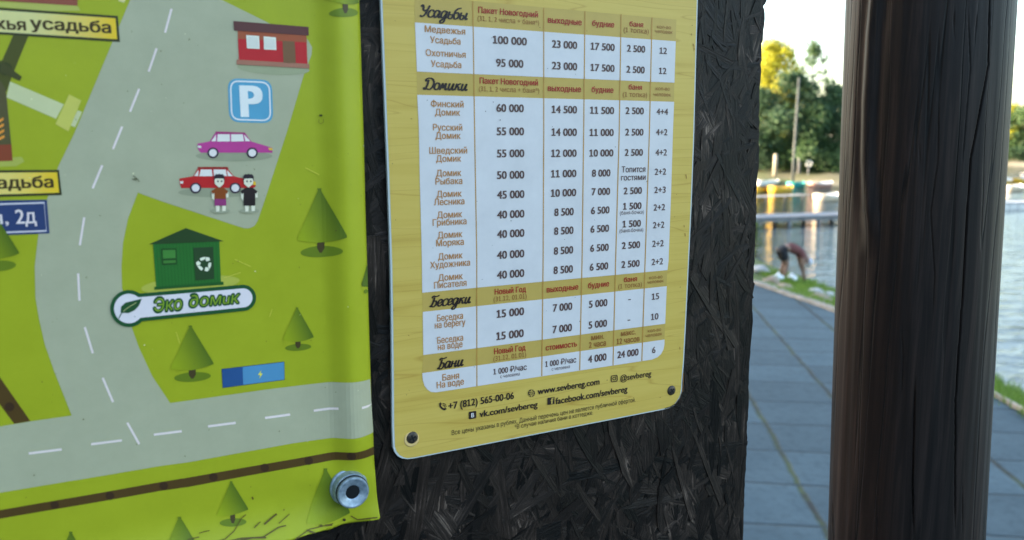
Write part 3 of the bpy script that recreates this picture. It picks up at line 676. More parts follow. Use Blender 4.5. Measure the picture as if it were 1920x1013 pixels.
# dirt and scratches on the sheet, plus a painted shadow at the peeling corner
rd = random.Random(5)
DK = ink(70, 62, 50)
for _ in range(46):
    x, y = rd.uniform(735, 1285), rd.uniform(5, 750); r_ = rd.choice((.5, .6, .7, .9)); SP.ell(x, y, r_, r_ * rd.uniform(.7, 1.5), DK, LY + 1, rd.uniform(0, 90), 7)
for x, y, l, a in ((1286, 331, 8, 80), (1300, 85, 6, 60), (1296, 65, 4, 80), (1301, 92, 5, 85), (766, 629, 2, 0), (1237, 745, 2, 0), (1274, 653, 5, 85), (1282, 424, 4, 80), (1284, 440, 6, 75), (771, 223, 3, 20), (1297, 48, 2, 0)):
    a = math.radians(a); dx, dy = math.cos(a) * l / 2, math.sin(a) * l / 2
    SP.stroke([(x - dx, y - dy), (x + dx * .3, y + dy * .4), (x + dx, y + dy)], 1.5, ink(128, 112, 60), LY)
SP.stroke([(1246, 765.5), (1256, 763), (1266, 757), (1274, 747), (1278, 736)], 1.6, ink(42, 36, 30), LY)  # dark line painted as the shadow gap under the peeling corner
SP.stroke([(1279, 735), (1281, 700)], 1.0, ink(120, 100, 60), LY)
tag(SP.flush('sheet_marks', root_p), kind='stuff')

# screws of the price list
dark_steel = noisy('dark_screw_steel', [(.3, (.03, .026, .022)), (.6, (.10, .075, .055)), (.8, (.20, .14, .10))], 400, 5, .42, .5)
dark_steel.node_tree.nodes['Principled BSDF'].inputs['Metallic'].default_value = .6
recess_m = mat('screw_recess', (.008, .007, .006), .8)
def screw(x, y, rpx, ang):
    u, v = plane(x, y, PN); k = (topx(u, v + .002, PN)[1] - topx(u, v - .002, PN)[1]) / -.004; R = rpx / k
    M = Matrix.Translation((u - pu, v - pv, 0))
    bm = bmesh.new(); lathe(bm, [(R * 1.02, 0), (R * 1.02, R * .10), (R * .9, R * .26), (R * .6, R * .36), (R * .2, R * .40)], 32, M)
    s = obj_bm('screw', bm, dark_steel, root_p, True)
    bm = bmesh.new()
    for a in (0, 90): box(bm, M @ Vector((0, 0, R * .385)), (R * 1.15, R * .26, R * .10), math.radians(a + ang), R * .03)
    obj_bm('cross_recess', bm, recess_m, s)
screw(772.5, 820.5, 11, 20); screw(1258.5, 732, 8.8, 40)
bm = bmesh.new()
u, v = plane(771.5, 823.5, PN); lathe(bm, [(.0062, .0001), (.0062, .0005), (.0052, .0007), (.004, .0006)], 36, Matrix.Translation((u - pu, v - pv, 0)))
obj_bm('washer', bm, mat('pale_washer', ink(178, 178, 132), .4), root_p, True)

# ------------------------------------------------------------------ the map
MN = .010
mu_, mv_ = plane(420, 1030, MN)
root_m = empty('map_sign', mw=frame(mu_, mv_, MN))
tag(root_m, 'bright green illustrated map on a creased vinyl sheet bolted to the dark board', 'map sign')
re_px = [(668, -260), (674, 0), (682.5, 250), (685, 360), (689, 500), (691, 560), (697, 760), (700, 800), (703, 880), (709, 966)]
be_px = [(706, 969.5), (690, 972.5), (664, 977), (640, 981), (618, 987.5), (600, 989), (572, 993.5), (540, 1004), (487, 1014), (300, 1052), (0, 1118), (-330, 1190)]
re_uv = [plane(x, y, MN) for x, y in re_px]; be_uv = [plane(x, y, MN) for x, y in be_px]
def r_u(v): return float(np.interp(-v, [-b for a, b in re_uv], [a for a, b in re_uv]))
def b_v(u): return float(np.interp(u, [a for a, b in be_uv[::-1]], [b for a, b in be_uv[::-1]]))
bolt_uv = plane(655, 911, MN)
def drape(u, v):
    s = (r_u(v) - u); t = v - b_v(u); n = 0.0
    fade = min(1, max(0, (t - .012) / .05))
    if s < .034:
        if s > .017: x = (.034 - s) / .017; n += fade * .0075 * x * x * (3 - 2 * x)
        else: x = min(1.4, (.017 - s) / .017); n += fade * (.0075 - .0080 * x ** 1.8)
    if t < .034:
        x = 1 - max(0, t) / .034; n += .0095 * x * x * (1 - .75 * math.exp(-((u - bolt_uv[0]) / .03) ** 2))
    dx, dy = u - bolt_uv[0], v - bolt_uv[1]; rr_ = math.hypot(dx, dy); n += .0016 * math.exp(-rr_ / .03) * math.sin(5 * math.atan2(dy, dx) + 1) * min(1, max(0, (rr_ - .016) / .012))
    n += .0012 * noise.noise((u * 9, v * 7, 1.5)) + .0005 * noise.noise((u * 22, v * 18, 4))
    return n
cu = sorted({r_u(-.1) + d for d in np.linspace(-.052, .012, 24)} | set(np.linspace(plane(-330, 500, MN)[0], r_u(0) - .056, 26)))
cv = sorted(set(b_v(-.1) + np.linspace(-.012, .05, 22)) | set(np.linspace(b_v(-.1) + .056, .30, 24)))
SM = Sheet(MN, INKM, -mv_, cu, cv, drape); SM.ou = mu_
GRASS = ink(130, 158, 36)
def grass(u, v): return GRASS
SM.poly(re_px + be_px + [(-330, -260)], GRASS, 0)
bm_src = SM.flush('printed_sheet', root_m)
bm = bmesh.new(); bm.from_mesh(bm_src.data); bmesh.ops.remove_doubles(bm, verts=bm.verts[:], dist=1e-6)
ee = [e for e in bm.edges if e.is_boundary]; g = bmesh.ops.extrude_edge_only(bm, edges=ee)
bmesh.ops.translate(bm, verts=[k for k in g['geom'] if isinstance(k, bmesh.types.BMVert)], vec=(-.0006, .0006, -.0022)); bm.to_mesh(bm_src.data); bm.free()
bm_src.data.polygons.foreach_set('use_smooth', [True] * len(bm_src.data.polygons))

ROAD = ink(140, 162, 150); DASH = ink(188, 203, 220)
road = [(330, -200), (244, 0), (139.5, 250), (109, 313), (88, 375), (72, 440.5), (65, 500), (66.5, 560), (73.4, 600), (83.6, 645), (102, 698), (134.6, 779.5), (57, 790.5), (0, 800), (-300, 842),
        (-300, 968), (0, 924.4), (300, 873.6), (350, 867), (549.7, 831), (669.5, 815), (700.4, 811), (694, 711), (650.6, 712.8), (501.4, 730.6), (319, 756), (285.6, 706), (261, 653), (246.8, 614), (228.8, 540), (227.7, 500), (230.5, 456.5), (239.8, 411),
        (258.4, 361.4), (300, 376.6), (449, 425.5), (458, 428.2), (467, 428.4), (477, 424), (483, 415), (497, 374), (537, 250), (570, 138), (583.8, 103.6), (585, 89), (576, 74), (560, 63), (507, 45.6), (495, 39.5), (414.7, 0), (400, -30), (420, -200)]
SM.poly(road, ROAD, 1); SM.flush('printed_road', root_m)
for a, b in (((321.5, 17), (309.4, 61.7)), ((293.6, 91), (278.8, 134.5)), ((260.8, 167), (243.8, 209.7)), ((229, 237.5), (211.8, 279.8)), ((191.8, 310), (173.7, 353.4)), ((158, 407.7), (149.7, 460)), ((146.5, 513), (149, 564)),
             ((159, 614), (174, 663)), ((192.6, 709), (212, 754)), ((238.7, 792.6), (261, 832.6)), ((54, 850.5), (115.5, 842.8)), ((171, 833), (228.5, 825.6)), ((288.5, 815), (340.7, 808.5)), ((390, 799.5), (441.8, 792.7)),
             ((497, 783.7), (544, 777.5)), ((588.4, 770.5), (632.6, 764.2)), ((674.5, 761), (697, 759.6))):
    SM.stroke([a, b], 4.2, DASH, 2); SM.flush('lane_dash', root_m)
PATH, PDOT = ink(66, 58, 24), ink(50, 42, 18)
SM.poly([(-300, 1012), (0, 957), (300, 903.6), (350, 895.6), (574.7, 856), (654.5, 843), (701.5, 838), (702, 853.5), (654.5, 858.2), (574.7, 871.2), (350, 913), (300, 920), (0, 973), (-300, 1029)], PATH, 1)
for x, y in ((102.8, 946.8), (206, 929), (306.8, 910.6), (400, 894), (496, 876.6), (578.4, 863.4), (654.5, 850.4)): SM.ell(x, y, 8, 7.6, PDOT, 2)
SM.flush('printed_path', root_m)
SM.poly([(-40, 650), (0, 708), (57, 790), (26.5, 795), (0, 759), (-60, 680)], PATH, 1); SM.ell(18, 763, 9, 8.5, PDOT, 2); SM.flush('printed_path', root_m)
SM.poly([(24.7, 66), (53, 68), (35, 112), (22, 145), (12, 172), (-20, 175), (-20, 120), (4, 113)], ink(62, 74, 32), 1); SM.ell(10, 129, 13, 12.5, ink(50, 62, 30), 2)
SM.poly([(5, 117), (41, 144), (37, 152), (0, 134)], ink(56, 66, 36), 3)
SM.flush('printed_path', root_m)
SM.poly([(18.5, 153), (119.7, 196), (105, 223), (12, 182.6)], ink(164, 190, 160), 1); SM.poly([(145.6, 207), (154, 210), (140.6, 239), (132, 235)], ink(164, 190, 160), 1)
SM.poly([(129.5, 177), (152.5, 188.7), (128.3, 246.7), (103.6, 233)], ink(162, 182, 96), 2)
SM.flush('printed_path', root_m)
SM.poly([(-40, 300), (40, 294), (46, 303), (30, 312), (-40, 314)], ink(140, 166, 84), 1)
SM.poly([(-40, 140), (0, 150), (11, 168), (21, 271), (-40, 273)], ink(70, 76, 52), 2); SM.poly([(-40, 272), (21.5, 271), (23.5, 301.6), (-40, 304)], ink(112, 62, 44), 2)
for k in range(4): SM.poly([(-6, 228 + 11 * k), (6 + k * .6, 220 + 11 * k), (7 + k * .6, 225 + 11 * k), (-6, 233 + 11 * k)], ink(190, 140, 60), 3)
SM.flush('printed_cottage', root_m)
SM.poly([(-60, 4), (0, 3), (145, 10), (151, 20), (90, 21), (0, 13), (-60, 12)], ink(146, 170, 92), 1); SM.poly([(-60, -40), (144, -40), (145.5, 11), (60, 5.5), (0, 1.5), (-60, -1)], ink(118, 74, 64), 2)
SM.flush('printed_roof', root_m)
SM.poly([(224, -8), (238, -6), (233, 5), (222, 2)], ink(172, 190, 150), 1)
SM.flush('printed_path', root_m)

def grad(c0, c1, x0, x1, y0, y1):
    A, B = plane(x0, y0, MN), plane(x1, y1, MN); d = (B[0] - A[0], B[1] - A[1]); L = d[0] ** 2 + d[1] ** 2
    def f(u, v):
        t = min(1, max(0, ((u - A[0]) * d[0] + (v - A[1]) * d[1]) / L)); return tuple(a + (b - a) * t for a, b in zip(c0, c1))
    return f
# name labels
def label(o, i, cols):
    SM.poly(o, ink(46, 56, 34), 2)
    n = 8
    for k in range(n):
        t0, t1 = k / n, (k + 1) / n
        l = lambda a, b, t: (a[0] + (b[0] - a[0]) * t, a[1] + (b[1] - a[1]) * t)
        SM.poly([l(i[0], i[1], t0), l(i[0], i[1], t1), l(i[3], i[2], t1), l(i[3], i[2], t0)], cols, 3)
label([(-260, -4), (220.8, 30), (225, 79), (-260, 48)], [(-260, 1), (216.6, 34.4), (219.6, 74), (-260, 43.6)], grad(ink(176, 196, 146), ink(186, 178, 40), 60, 215, 40, 50))
SM.flush('printed_label', root_m)
label([(-130, 320), (110.6, 318.7), (116, 366), (-130, 373)], [(-130, 325), (107, 323.2), (111, 361.6), (-130, 368.4)], grad(ink(190, 196, 120), ink(188, 180, 44), 10, 100, 343, 343))
SM.flush('printed_label', root_m)
SM.poly([(-130, 378), (88, 374.7), (93, 437.8), (-130, 447)], ink(38, 60, 112), 2)
SM.stroke([(-125, 387), (83, 380.4), (87, 433), (-125, 441.5)], 3, ink(176, 196, 222), 3)
SM.flush('printed_label', root_m)
TD = ink(58, 54, 26)
put(SM, 'Медвежья', -42, 41.5, 185, 21.5, TD, 4, .03); put(SM, 'усадьба', 134, 50.2, 152, 16, TD, 4, .03); put(SM, 'усадьба', 26, 345, 152, 16, TD, 4, .03)
put(SM, 'ая,', -12, 412, 56, 17.5, ink(180, 196, 216), 4, .012); put(SM, '2д', 48.5, 406, 39, 26, ink(186, 202, 222), 4, .016)
stamp(); SM.flush('label_lettering', root_m)

# printed spruces
TL, TDk, TSH, TTR = ink(124, 156, 28), ink(66, 98, 20), ink(84, 116, 26), ink(58, 58, 36)
def spruce(ap, l, r, b, tr=None, el=None):
    ax, ay = ap; rr = .09 * (r[0] - l[0])
    if el: SM.ell(*el, TSH, 2, -4)
    if tr:
        x0, x1, y0, y1 = tr; SM.poly([(x0, y0 - 3), (x1, y0 - 3), (x1, y0 + (y1 - y0) * .55), ((x0 + x1) / 2 + 2, y1), ((x0 + x1) / 2 - 2, y1), (x0, y0 + (y1 - y0) * .55)], TTR, 3)
    def mixp(p, q, t): return (p[0] + (q[0] - p[0]) * t, p[1] + (q[1] - p[1]) * t)
    P = []
    A, B = mixp(ap, l, .07), mixp(ap, r, .07)
    P += [B, (ax + rr * .45, ay + .2 * rr), (ax - rr * .45, ay + .2 * rr), A, mixp(ap, l, .5), mixp(ap, l, .96), (l[0] + rr * .25, l[1] + 1)]
    for k in range(1, 10):
        t = k / 10; x = (1 - t) ** 2 * l[0] + 2 * t * (1 - t) * b[0] + t * t * r[0]; y = (1 - t) ** 2 * l[1] + 2 * t * (1 - t) * (2 * b[1] - (l[1] + r[1]) / 2) + t * t * r[1]; P.append((x, y))
    P += [(r[0] - rr * .15, r[1] + .5), mixp(ap, r, .96), mixp(ap, r, .5)]
    SM.poly(P, grad(TL, TDk, l[0] + .12 * (r[0] - l[0]), r[0] - .12 * (r[0] - l[0]), l[1], r[1] - .25 * (r[1] - ay)), 4); SM.flush('printed_spruce', root_m)
spruce((598.5, 351.5), (556, 450), (646.5, 443), (601, 454.7), (594.5, 608, 455, 474), (601, 471.7, 37.5, 10.5))
spruce((357, 609), (319, 691.5), (401.4, 682), (359, 694), (354, 367, 694, 710), (361, 707, 34.5, 9))
spruce((557, 575.6), (530, 637), (589, 632), (559.4, 641), (554, 564, 641, 653.5), (559.4, 651.7, 24.5, 6.5))
spruce((433, 900.6), (405, 966), (465.6, 953.5), (432, 964), (431, 440, 964, 978), (436, 976.7, 25, 7))
spruce((609.6, 876), (571, 974.7), (656, 960), (612, 976))
spruce((336, 966), (296, 1052), (384, 1040), (340, 1054))
spruce((132.6, 994), (95, 1082), (176, 1070), (136, 1082))
spruce((643, -90), (604, 0), (673.5, 6), (640, 11), (637, 648, 12, 28), (641.7, 26.4, 29, 8.5))
spruce((-8, 404), (-48, 486), (37, 475), (-2, 486), None, (-2, 499, 32, 10))
SM.poly([(688.6, 496), (674.5, 531), (676, 536), (690, 538)], TDk, 4); SM.ell(685, 546, 5.5, 4, TSH, 3); SM.flush('printed_spruce', root_m)

# printed red hut
SM.ell(512, 129, 68, 12, ink(128, 152, 134), 2, 3)
SM.poly([(445, 57), (574, 66), (575.2, 81), (445.6, 75)], ink(132, 78, 56), 3); SM.poly([(445.6, 73.5), (574.4, 80), (576, 121), (447.5, 115)], ink(152, 36, 46), 4)
SM.poly([(437, 40), (578, 51), (578.3, 67.3), (438.4, 57.8)], ink(76, 52, 56), 5); SM.poly([(443, 112.3), (579.5, 120.4), (579.5, 129), (443, 121.4)], ink(134, 106, 96), 5)
for w in ([(461, 66.6), (485, 68.3), (486.3, 92.5), (462.4, 91.3)], [(493.7, 69), (516.6, 70.8), (517.6, 94.5), (494.4, 93.3)]):
    SM.poly(w, ink(206, 218, 226), 5); c = [(x * .8 + .2 * sum(p[0] for p in w) / 4, y * .8 + .2 * sum(p[1] for p in w) / 4) for x, y in w]; SM.poly(c, ink(178, 204, 214), 6)
SM.poly([(529, 77), (552, 78.5), (554, 119.6), (530.7, 118.4)], ink(98, 82, 62), 5); SM.flush('printed_red_hut', root_m)

# parking symbol
def rquad(q, r, n=6):
    o = []
    for k in range(4): o += corner(q[k], q[k - 1], q[(k + 1) % 4], r, n)
    return o
Q = [(426.5, 147), (509, 150.5), (512, 231.5), (429.5, 229)]
SM.poly(rquad(Q, 20), ink(72, 150, 200), 2); c = (469, 189.5)
SM.stroke(rquad([(c[0] + (x - c[0]) * .88, c[1] + (y - c[1]) * .88) for x, y in Q], 16), 2.8, ink(190, 214, 236), 3, True)
put(SM, 'P', 471, 190.2, 43, 56.5, ink(200, 218, 238), 3, .045); stamp(); SM.flush('printed_parking_symbol', root_m)

GLS = ink(196, 212, 226)
def car(body, roof, cabin, wins, wheels, lights, shadow, col, dark):
    SM.ell(*shadow, ink(124, 146, 134), 2)
    SM.poly(body, col, 3); SM.poly(cabin, col, 3.5); SM.poly(roof, dark, 4.5)
    for w in wins: SM.poly(w, GLS, 4.5)
    for x, y in wheels: SM.ell(x, y, 10.4, 10, ink(48, 44, 66), 5); SM.ell(x, y, 7.2, 7, ink(194, 208, 226), 6)
    for w, cc in lights: SM.poly(w, cc, 5)
    SM.flush('printed_car', root_m)
car([(369.8, 269.5), (393, 265.4), (470.6, 265.4), (510.5, 277.4), (510.5, 286.5), (376, 286.5), (370.6, 279)], [(404, 246.8), (458.6, 248.7), (460, 252), (403.4, 250.8)], [(404, 248), (458.6, 249), (470.6, 265.6), (393, 265.6)],
    [[(408, 252), (430, 252), (431, 265.6), (406.6, 265.6)], [(432.8, 252), (454.6, 252), (457, 265.2), (433, 265.6)], [(404.6, 252.6), (395.8, 265.2), (404.4, 265.2)], [(457, 252.6), (469, 265), (459.6, 265)]],
    [(399, 286.8), (472.4, 286.8)], [([(370, 273), (377, 274), (377, 278), (371, 277)], ink(214, 214, 224)), ([(502.6, 277.4), (510.5, 278), (510.5, 282), (504.5, 282)], ink(206, 178, 60))], (438.6, 292.6, 72, 10), ink(152, 62, 146), ink(136, 52, 118))
car([(336, 335), (361, 330.7), (438.6, 330.7), (457, 335), (478.6, 340.6), (479, 350), (474, 352.6), (340, 352.6), (336.8, 344.6)], [(370.6, 313), (426.6, 313), (428.5, 317.4), (370.6, 317)], [(371.4, 315), (425.3, 315), (438.6, 331), (361.8, 331)],
    [[(376, 318), (396.5, 318), (398.4, 330.6), (373.6, 330.6)], [(400, 318), (422.6, 318), (425.3, 330.2), (400.9, 330.6)], [(372, 318.8), (363.6, 330.2), (371.4, 330.4)], [(424.9, 318.8), (436.4, 330.4), (427, 330.4)]],
    [(366.6, 352.6), (440.7, 352.6)], [([(337, 340), (343, 340), (343, 344.4), (338, 344.4)], ink(214, 214, 224)), ([(473, 339.6), (479, 341), (479.4, 347), (474.6, 347)], ink(214, 174, 50))], (406, 361, 72, 9), ink(156, 36, 42), ink(122, 40, 40))
def folk(dx, shirt, shorts):
    g_ = lambda P: [(x + dx, y) for x, y in P]; SK = ink(204, 212, 208)
    SM.ell(413 + dx, 395.4, 18, 5, ink(126, 148, 138), 6)
    SM.poly(g_([(404, 384), (411.4, 384), (411, 396.6), (405, 396.8)]), SK, 7); SM.poly(g_([(416, 384), (423.4, 384), (423, 395.8), (416.6, 396)]), SK, 7)
    SM.poly(g_([(396.4, 360), (402, 362), (401, 376), (397, 372)]), SK, 7); SM.poly(g_([(423, 362), (427.6, 360), (428.4, 370), (423.6, 371)]), SK, 7)
    SM.poly(g_([(401.6, 371.6), (423.6, 371.6), (423.8, 385.6), (402, 386)]), shorts, 7.6)
    SM.poly(g_([(396, 358.6), (405.3, 352), (418.6, 352), (427.4, 358.6), (425.3, 364), (423.2, 362), (423.6, 373), (401.6, 373), (401.6, 362), (398, 364)]), shirt, 8)
    SM.poly(g_([(401.5, 337), (404, 331), (418, 331), (420, 337), (419, 345), (411.6, 351.6), (410, 351.6), (402.6, 345)]), SK, 8.6)
    SM.poly(g_([(400.8, 340), (401, 330), (404.6, 326.4), (407.4, 327.2), (410.6, 325.8), (414, 327.2), (417, 326.4), (420.4, 331), (420.4, 340), (418, 334.6), (403.6, 334.8)]), ink(40, 38, 50), 9.4)
    for ex in (408, 415): SM.ell(ex + dx, 340, 1.6, 1.7, ink(34, 34, 44), 9.6, 0, 10)
    SM.flush('printed_person', root_m)
folk(0, ink(112, 66, 32), ink(118, 54, 118)); folk(54.6, ink(36, 34, 38), ink(32, 30, 34))

# printed green hut and its name plate
SM.ell(357, 534, 93, 16, ink(146, 170, 78), 2, -5)
SM.poly([(286.7, 456), (411, 450), (414.6, 533), (292.9, 541)], ink(34, 102, 46), 3)
for k in range(1, 20):
    t = k / 20; SM.stroke([(286.7 + 124.3 * t, 457.4 - 4.6 * t), (292.9 + 121.7 * t, 540.4 - 7.8 * t)], .9, ink(28, 86, 40), 4)
SM.poly([(278.8, 458.4), (348.5, 427.7), (419.6, 452.4)], ink(34, 64, 38), 5); SM.poly([(289, 538), (419, 528), (419, 534), (289.5, 543.5)], ink(28, 84, 40), 5)
SM.poly([(362.4, 464.5), (399.9, 463), (401.4, 523), (366.7, 526)], ink(34, 66, 42), 5)
SM.poly([(302, 466), (330.6, 465.6), (331.7, 496), (303.8, 497.4)], ink(28, 72, 36), 5); SM.poly([(304.9, 469), (328.8, 468.6), (329.2, 483.8), (305.4, 485)], ink(54, 122, 58), 6); SM.poly([(306, 489), (329.2, 488), (329.4, 493), (306.5, 494)], ink(54, 118, 56), 6)
for k in range(3):
    a0 = math.radians(-90 + 120 * k)
    def pl(r, a): return (382.8 + r * math.cos(a0 + math.radians(a)), 495 + r * .98 * math.sin(a0 + math.radians(a)))
    SM.poly([pl(9, -48), pl(13.6, -40), pl(13.4, -14), pl(13.8, 12), pl(9, 8), pl(7.4, -16)], ink(206, 218, 214), 6)
    SM.poly([pl(14, 16), pl(15.6, 38), pl(13, 58), pl(6.4, 42), pl(9.2, 14)], ink(206, 218, 214), 6)
SM.flush('printed_green_hut', root_m)
def pill(R, r, col, layer):
    P = []; A, B = Vector((244, 578.5)), Vector((455.5, 558.6)); d = (B - A).normalized(); nn = Vector((-d.y, d.x)); ang = math.atan2(d.y, d.x)
    h = math.asin(min(1, (r + 1.5) / R))
    for k in range(33):
        a = ang + h + (2 * math.pi - 2 * h) * k / 32; P.append((A.x - 2.5 + R * math.cos(a), A.y + R * math.sin(a)))
    for k in range(17):
        a = ang - math.pi / 2 + math.pi * k / 16; P.append((B.x + r * 1.0 * math.cos(a), B.y + r * math.sin(a)))
    SM.poly(P, col, layer)
pill(34.6, 24.6, ink(26, 76, 48), 6); pill(27.6, 17.8, ink(184, 204, 230), 7)
LG = ink(28, 74, 46)
SM.poly([(226, 586), (227, 575), (235, 567.4), (249, 564), (265.8, 560), (260.6, 573), (252, 582), (241, 587), (231, 586.4)], LG, 8); SM.stroke([(231, 583.4), (241, 576), (256, 567)], 1.2, ink(150, 176, 130), 9); SM.stroke([(231, 583.4), (226, 590), (222.8, 597)], 1.8, LG, 8.5)
put(SM, 'Эко', 315, 570.6, 58, 25, LG, 8, .075, .18); put(SM, 'Эко', 315, 570.6, 52, 22.2, ink(104, 148, 46), 9, .006, .18)
put(SM, '∂омuк', 403, 563.6, 100, 17.2, LG, 8, .075, .18); put(SM, '∂омuк', 403, 563.6, 94, 15.4, ink(104, 148, 46), 9, .006, .18)
stamp(); SM.flush('printed_hut_name_plate', root_m)
SM.poly([(415.4, 692), (533.4, 678.5), (534, 712.8), (417.3, 727.7)], ink(36, 66, 104), 2); SM.poly([(416.4, 693), (455, 688.5), (456, 721.6), (418, 726.6)], ink(34, 78, 142), 3); SM.poly([(455, 688.5), (532.6, 679.6), (533.2, 712), (456, 721.6)], ink(66, 134, 190), 3)
SM.poly([(490, 694), (483.6, 703.6), (488, 703.4), (486, 710.6), (492.6, 700.6), (488.6, 700.8)], ink(196, 206, 90), 4); SM.flush('printed_power_station', root_m)
# dirt, nicks and flaked scratches
rd = random.Random(8)
for _ in range(95):
    x, y = rd.uniform(5, 690), rd.uniform(5, 985); r_ = rd.choice((.5, .6, .7, .9, 1.2)); SM.ell(x, y, r_, r_ * rd.uniform(.6, 1.4), ink(70, 82, 40) if rd.random() < .75 else ink(210, 216, 190), 10, rd.uniform(0, 90), 7)
SM.ell(600, 217, 3.2, 1.8, ink(40, 52, 22), 10); SM.stroke([(597, 224), (596.4, 230), (600, 232.5), (604.6, 230), (604.6, 224)], 1.2, ink(96, 116, 40), 10)
for P in ([(249, 330), (254, 332), (257, 337)], [(251, 334), (258, 336), (261, 341)], [(248, 335), (255, 338)]): SM.stroke(P, 1.4, ink(70, 80, 60), 10)
for P, w in (([(372, 995), (386, 991), (392, 990)], 1.4), ([(395, 1010), (420, 1003), (437, 990), (452, 968), (460, 962)], 1.6), ([(400, 1012), (450, 1001), (490, 998), (520, 982), (533, 979)], 2.0), ([(474, 984), (486, 974)], 1.8),
             ([(493, 978), (505, 969), (517, 960)], 3.0), ([(520, 976), (541, 960)], 1.4), ([(474, 935), (472, 930)], 3), ([(440, 1006), (470, 1000), (495, 999)], 2.4), ([(350, 1006), (372, 1001)], 1.6), ([(548, 1000), (575, 984), (600, 980), (622, 977)], 1.6),
             ([(656, 965), (668, 971), (690, 967), (703, 965)], 2.2), ([(606, 979), (620, 979)], 3.4), ([(575, 987), (582, 989)], 3), ([(530, 954), (532, 952)], 1.6), ([(570, 985), (586, 990)], 2)):
    SM.stroke(P, w, ink(74, 76, 30), 10)
SM.ell(643.6, 972, 3, 2.6, ink(44, 44, 22), 10); SM.ell(598, 979, 3, 2.2, ink(74, 76, 30), 10)
for P in ([(330, 622), (337, 644)], [(510, 580), (505, 594)], [(420, 521), (450, 511)], [(572, 315), (598, 328)], [(440, 486), (470, 500)]): SM.stroke(P, .9, ink(176, 196, 90), 10)
tag(SM.flush('sheet_marks', root_m), kind='stuff')

# bolt with its galvanised collar
zinc = noisy('galvanised_steel', [(.3, (.20, .25, .29)), (.55, (.34, .40, .46)), (.75, (.52, .58, .64))], 260, 6, .45, .5, bs=.3, bd=.0006)
zinc.node_tree.nodes['Principled BSDF'].inputs['Metallic'].default_value = .55
u, v = plane(652.5, 911, MN); k = .0005
kpx = abs(topx(u, v + .002, MN)[1] - topx(u, v - .002, MN)[1]) / .004
RB = 33.5 / kpx
M = Matrix.Translation((u - mu_, v - mv_, .0005))
bm = bmesh.new(); lathe(bm, [(RB, -.003), (RB, .0016), (RB * .96, .0024), (RB * .93, .0026), (RB * .90, .0090), (RB * .86, .0100), (RB * .5, .0100)], 72, M)
bo = obj_bm('bolt', bm, zinc, root_m)
bm = bmesh.new(); lathe(bm, [(RB * .80, .0098), (RB * .865, .0102), (RB * .865, .0116), (RB * .80, .0120)], 56, M)
obj_bm('black_ring', bm, mat('matt_black', (.008, .009, .01), .7, .2), bo, True)  # matt black ring between the collar and the cap
bm = bmesh.new(); lathe(bm, [(RB * .80, .0114), (RB * .83, .0118), (RB * .83, .0138), (RB * .80, .0144), (RB * .74, .0145), (RB * .70, .0143), (RB * .42, .0128), (RB * .37, .0122), (RB * .36, .0102)], 72, M)
obj_bm('cap_ring', bm, zinc, bo)
bm = bmesh.new(); lathe(bm, [(RB * .355, .0095), (RB * .35, .0104), (RB * .30, .0109), (RB * .12, .0111)], 40, M)
rust = noisy('rusty_screw', [(.3, (.010, .008, .007)), (.55, (.045, .022, .016)), (.8, (.12, .055, .035))], 500, 5, .7, .3)
sc_ = obj_bm('screw', bm, rust, bo, True)
bm = bmesh.new()
for a in (0, 60, 120): box(bm, M @ Vector((0, 0, .01105)), (RB * .34, RB * .07, .0006), math.radians(a + 15))
obj_bm('star_recess', bm, recess_m, sc_)

# ------------------------------------------------------------------ log post
RHO, PR = 1.05, .0872
ptop = at_d(1739, 0, RHO); pbot = at_d(1694.5, 1013, RHO)
ax_ = (ptop - pbot) / (ptop[2] - pbot[2])
def axis(z): return pbot + ax_ * (z - pbot[2])
za, zb, NZ, NA = -.02, 3.3, 620, 420
view_a = math.atan2(-pbot[1], -pbot[0])                   # direction from the post to the camera
rc = random.Random(21)
cracks = []                                               # (angle offset, z0, z1, depth, width, wander seed)
def pz(x, y): return at_d(x, y, RHO - PR)[2]
def pa(x, y):                                             # photo point on the bark -> angle offset from the camera-facing line
    d = ray(x, y); h = math.atan2(d[0], d[1]); c = axis(at_d(x, y, RHO)[2]); hc = math.atan2(c[0], c[1])
    s = max(-.98, min(.98, math.sin(h - hc) * math.hypot(c[0], c[1]) / PR)); return math.asin(s)
CR = [([(1850, -30), (1846, 120), (1815, 300), (1800, 560), (1787, 760), (1786, 1013)], .007, .0022), ([(1788, 0), (1786, 60), (1790, 80)], .004, .0016), ([(1760, 180), (1758, 300), (1745, 400), (1752, 520), (1748, 600)], .002, .0012),
      ([(1717, 700), (1712, 900), (1713, 1013)], .005, .0018), ([(1811, 0), (1815, 130), (1798, 330)], .002, .0013), ([(1650, 950), (1650, 1020)], .004, .0016), ([(1799, 920), (1799, 1020)], .004, .0016), ([(1830, 0), (1822, 90)], .003, .0014),
      ([(1693, 600), (1696, 680), (1692, 760)], .002, .0012), ([(1567, 960), (1566, 1030)], .003, .0013), ([(1725, 240), (1727, 330)], .002, .0012)]
crk = []
for P, dp, wd in CR:
    zz = [pz(x, y) for x, y in P]; aa = [pa(x, y) for x, y in P]; crk.append((np.array(zz[::-1]), np.array(aa[::-1]), dp, wd))
scar = ([(1652, -60), (1640, 60), (1632, 190), (1630, 300), (1633, 380), (1636, 440)]); sz = np.array([pz(x, y) for x, y in scar][::-1]); sa_ = np.array([pa(x, y) for x, y in scar][::-1])
Zs = np.r_[np.linspace(za, 1.55, 60)[:-1], np.linspace(1.55, 2.62, NZ), np.linspace(2.62, zb, 30)[1:]]
As = np.r_[np.linspace(-1.75, 1.75, NA), np.linspace(1.75, 2 * math.pi - 1.75, 40)[1:-1]]
pvx = []
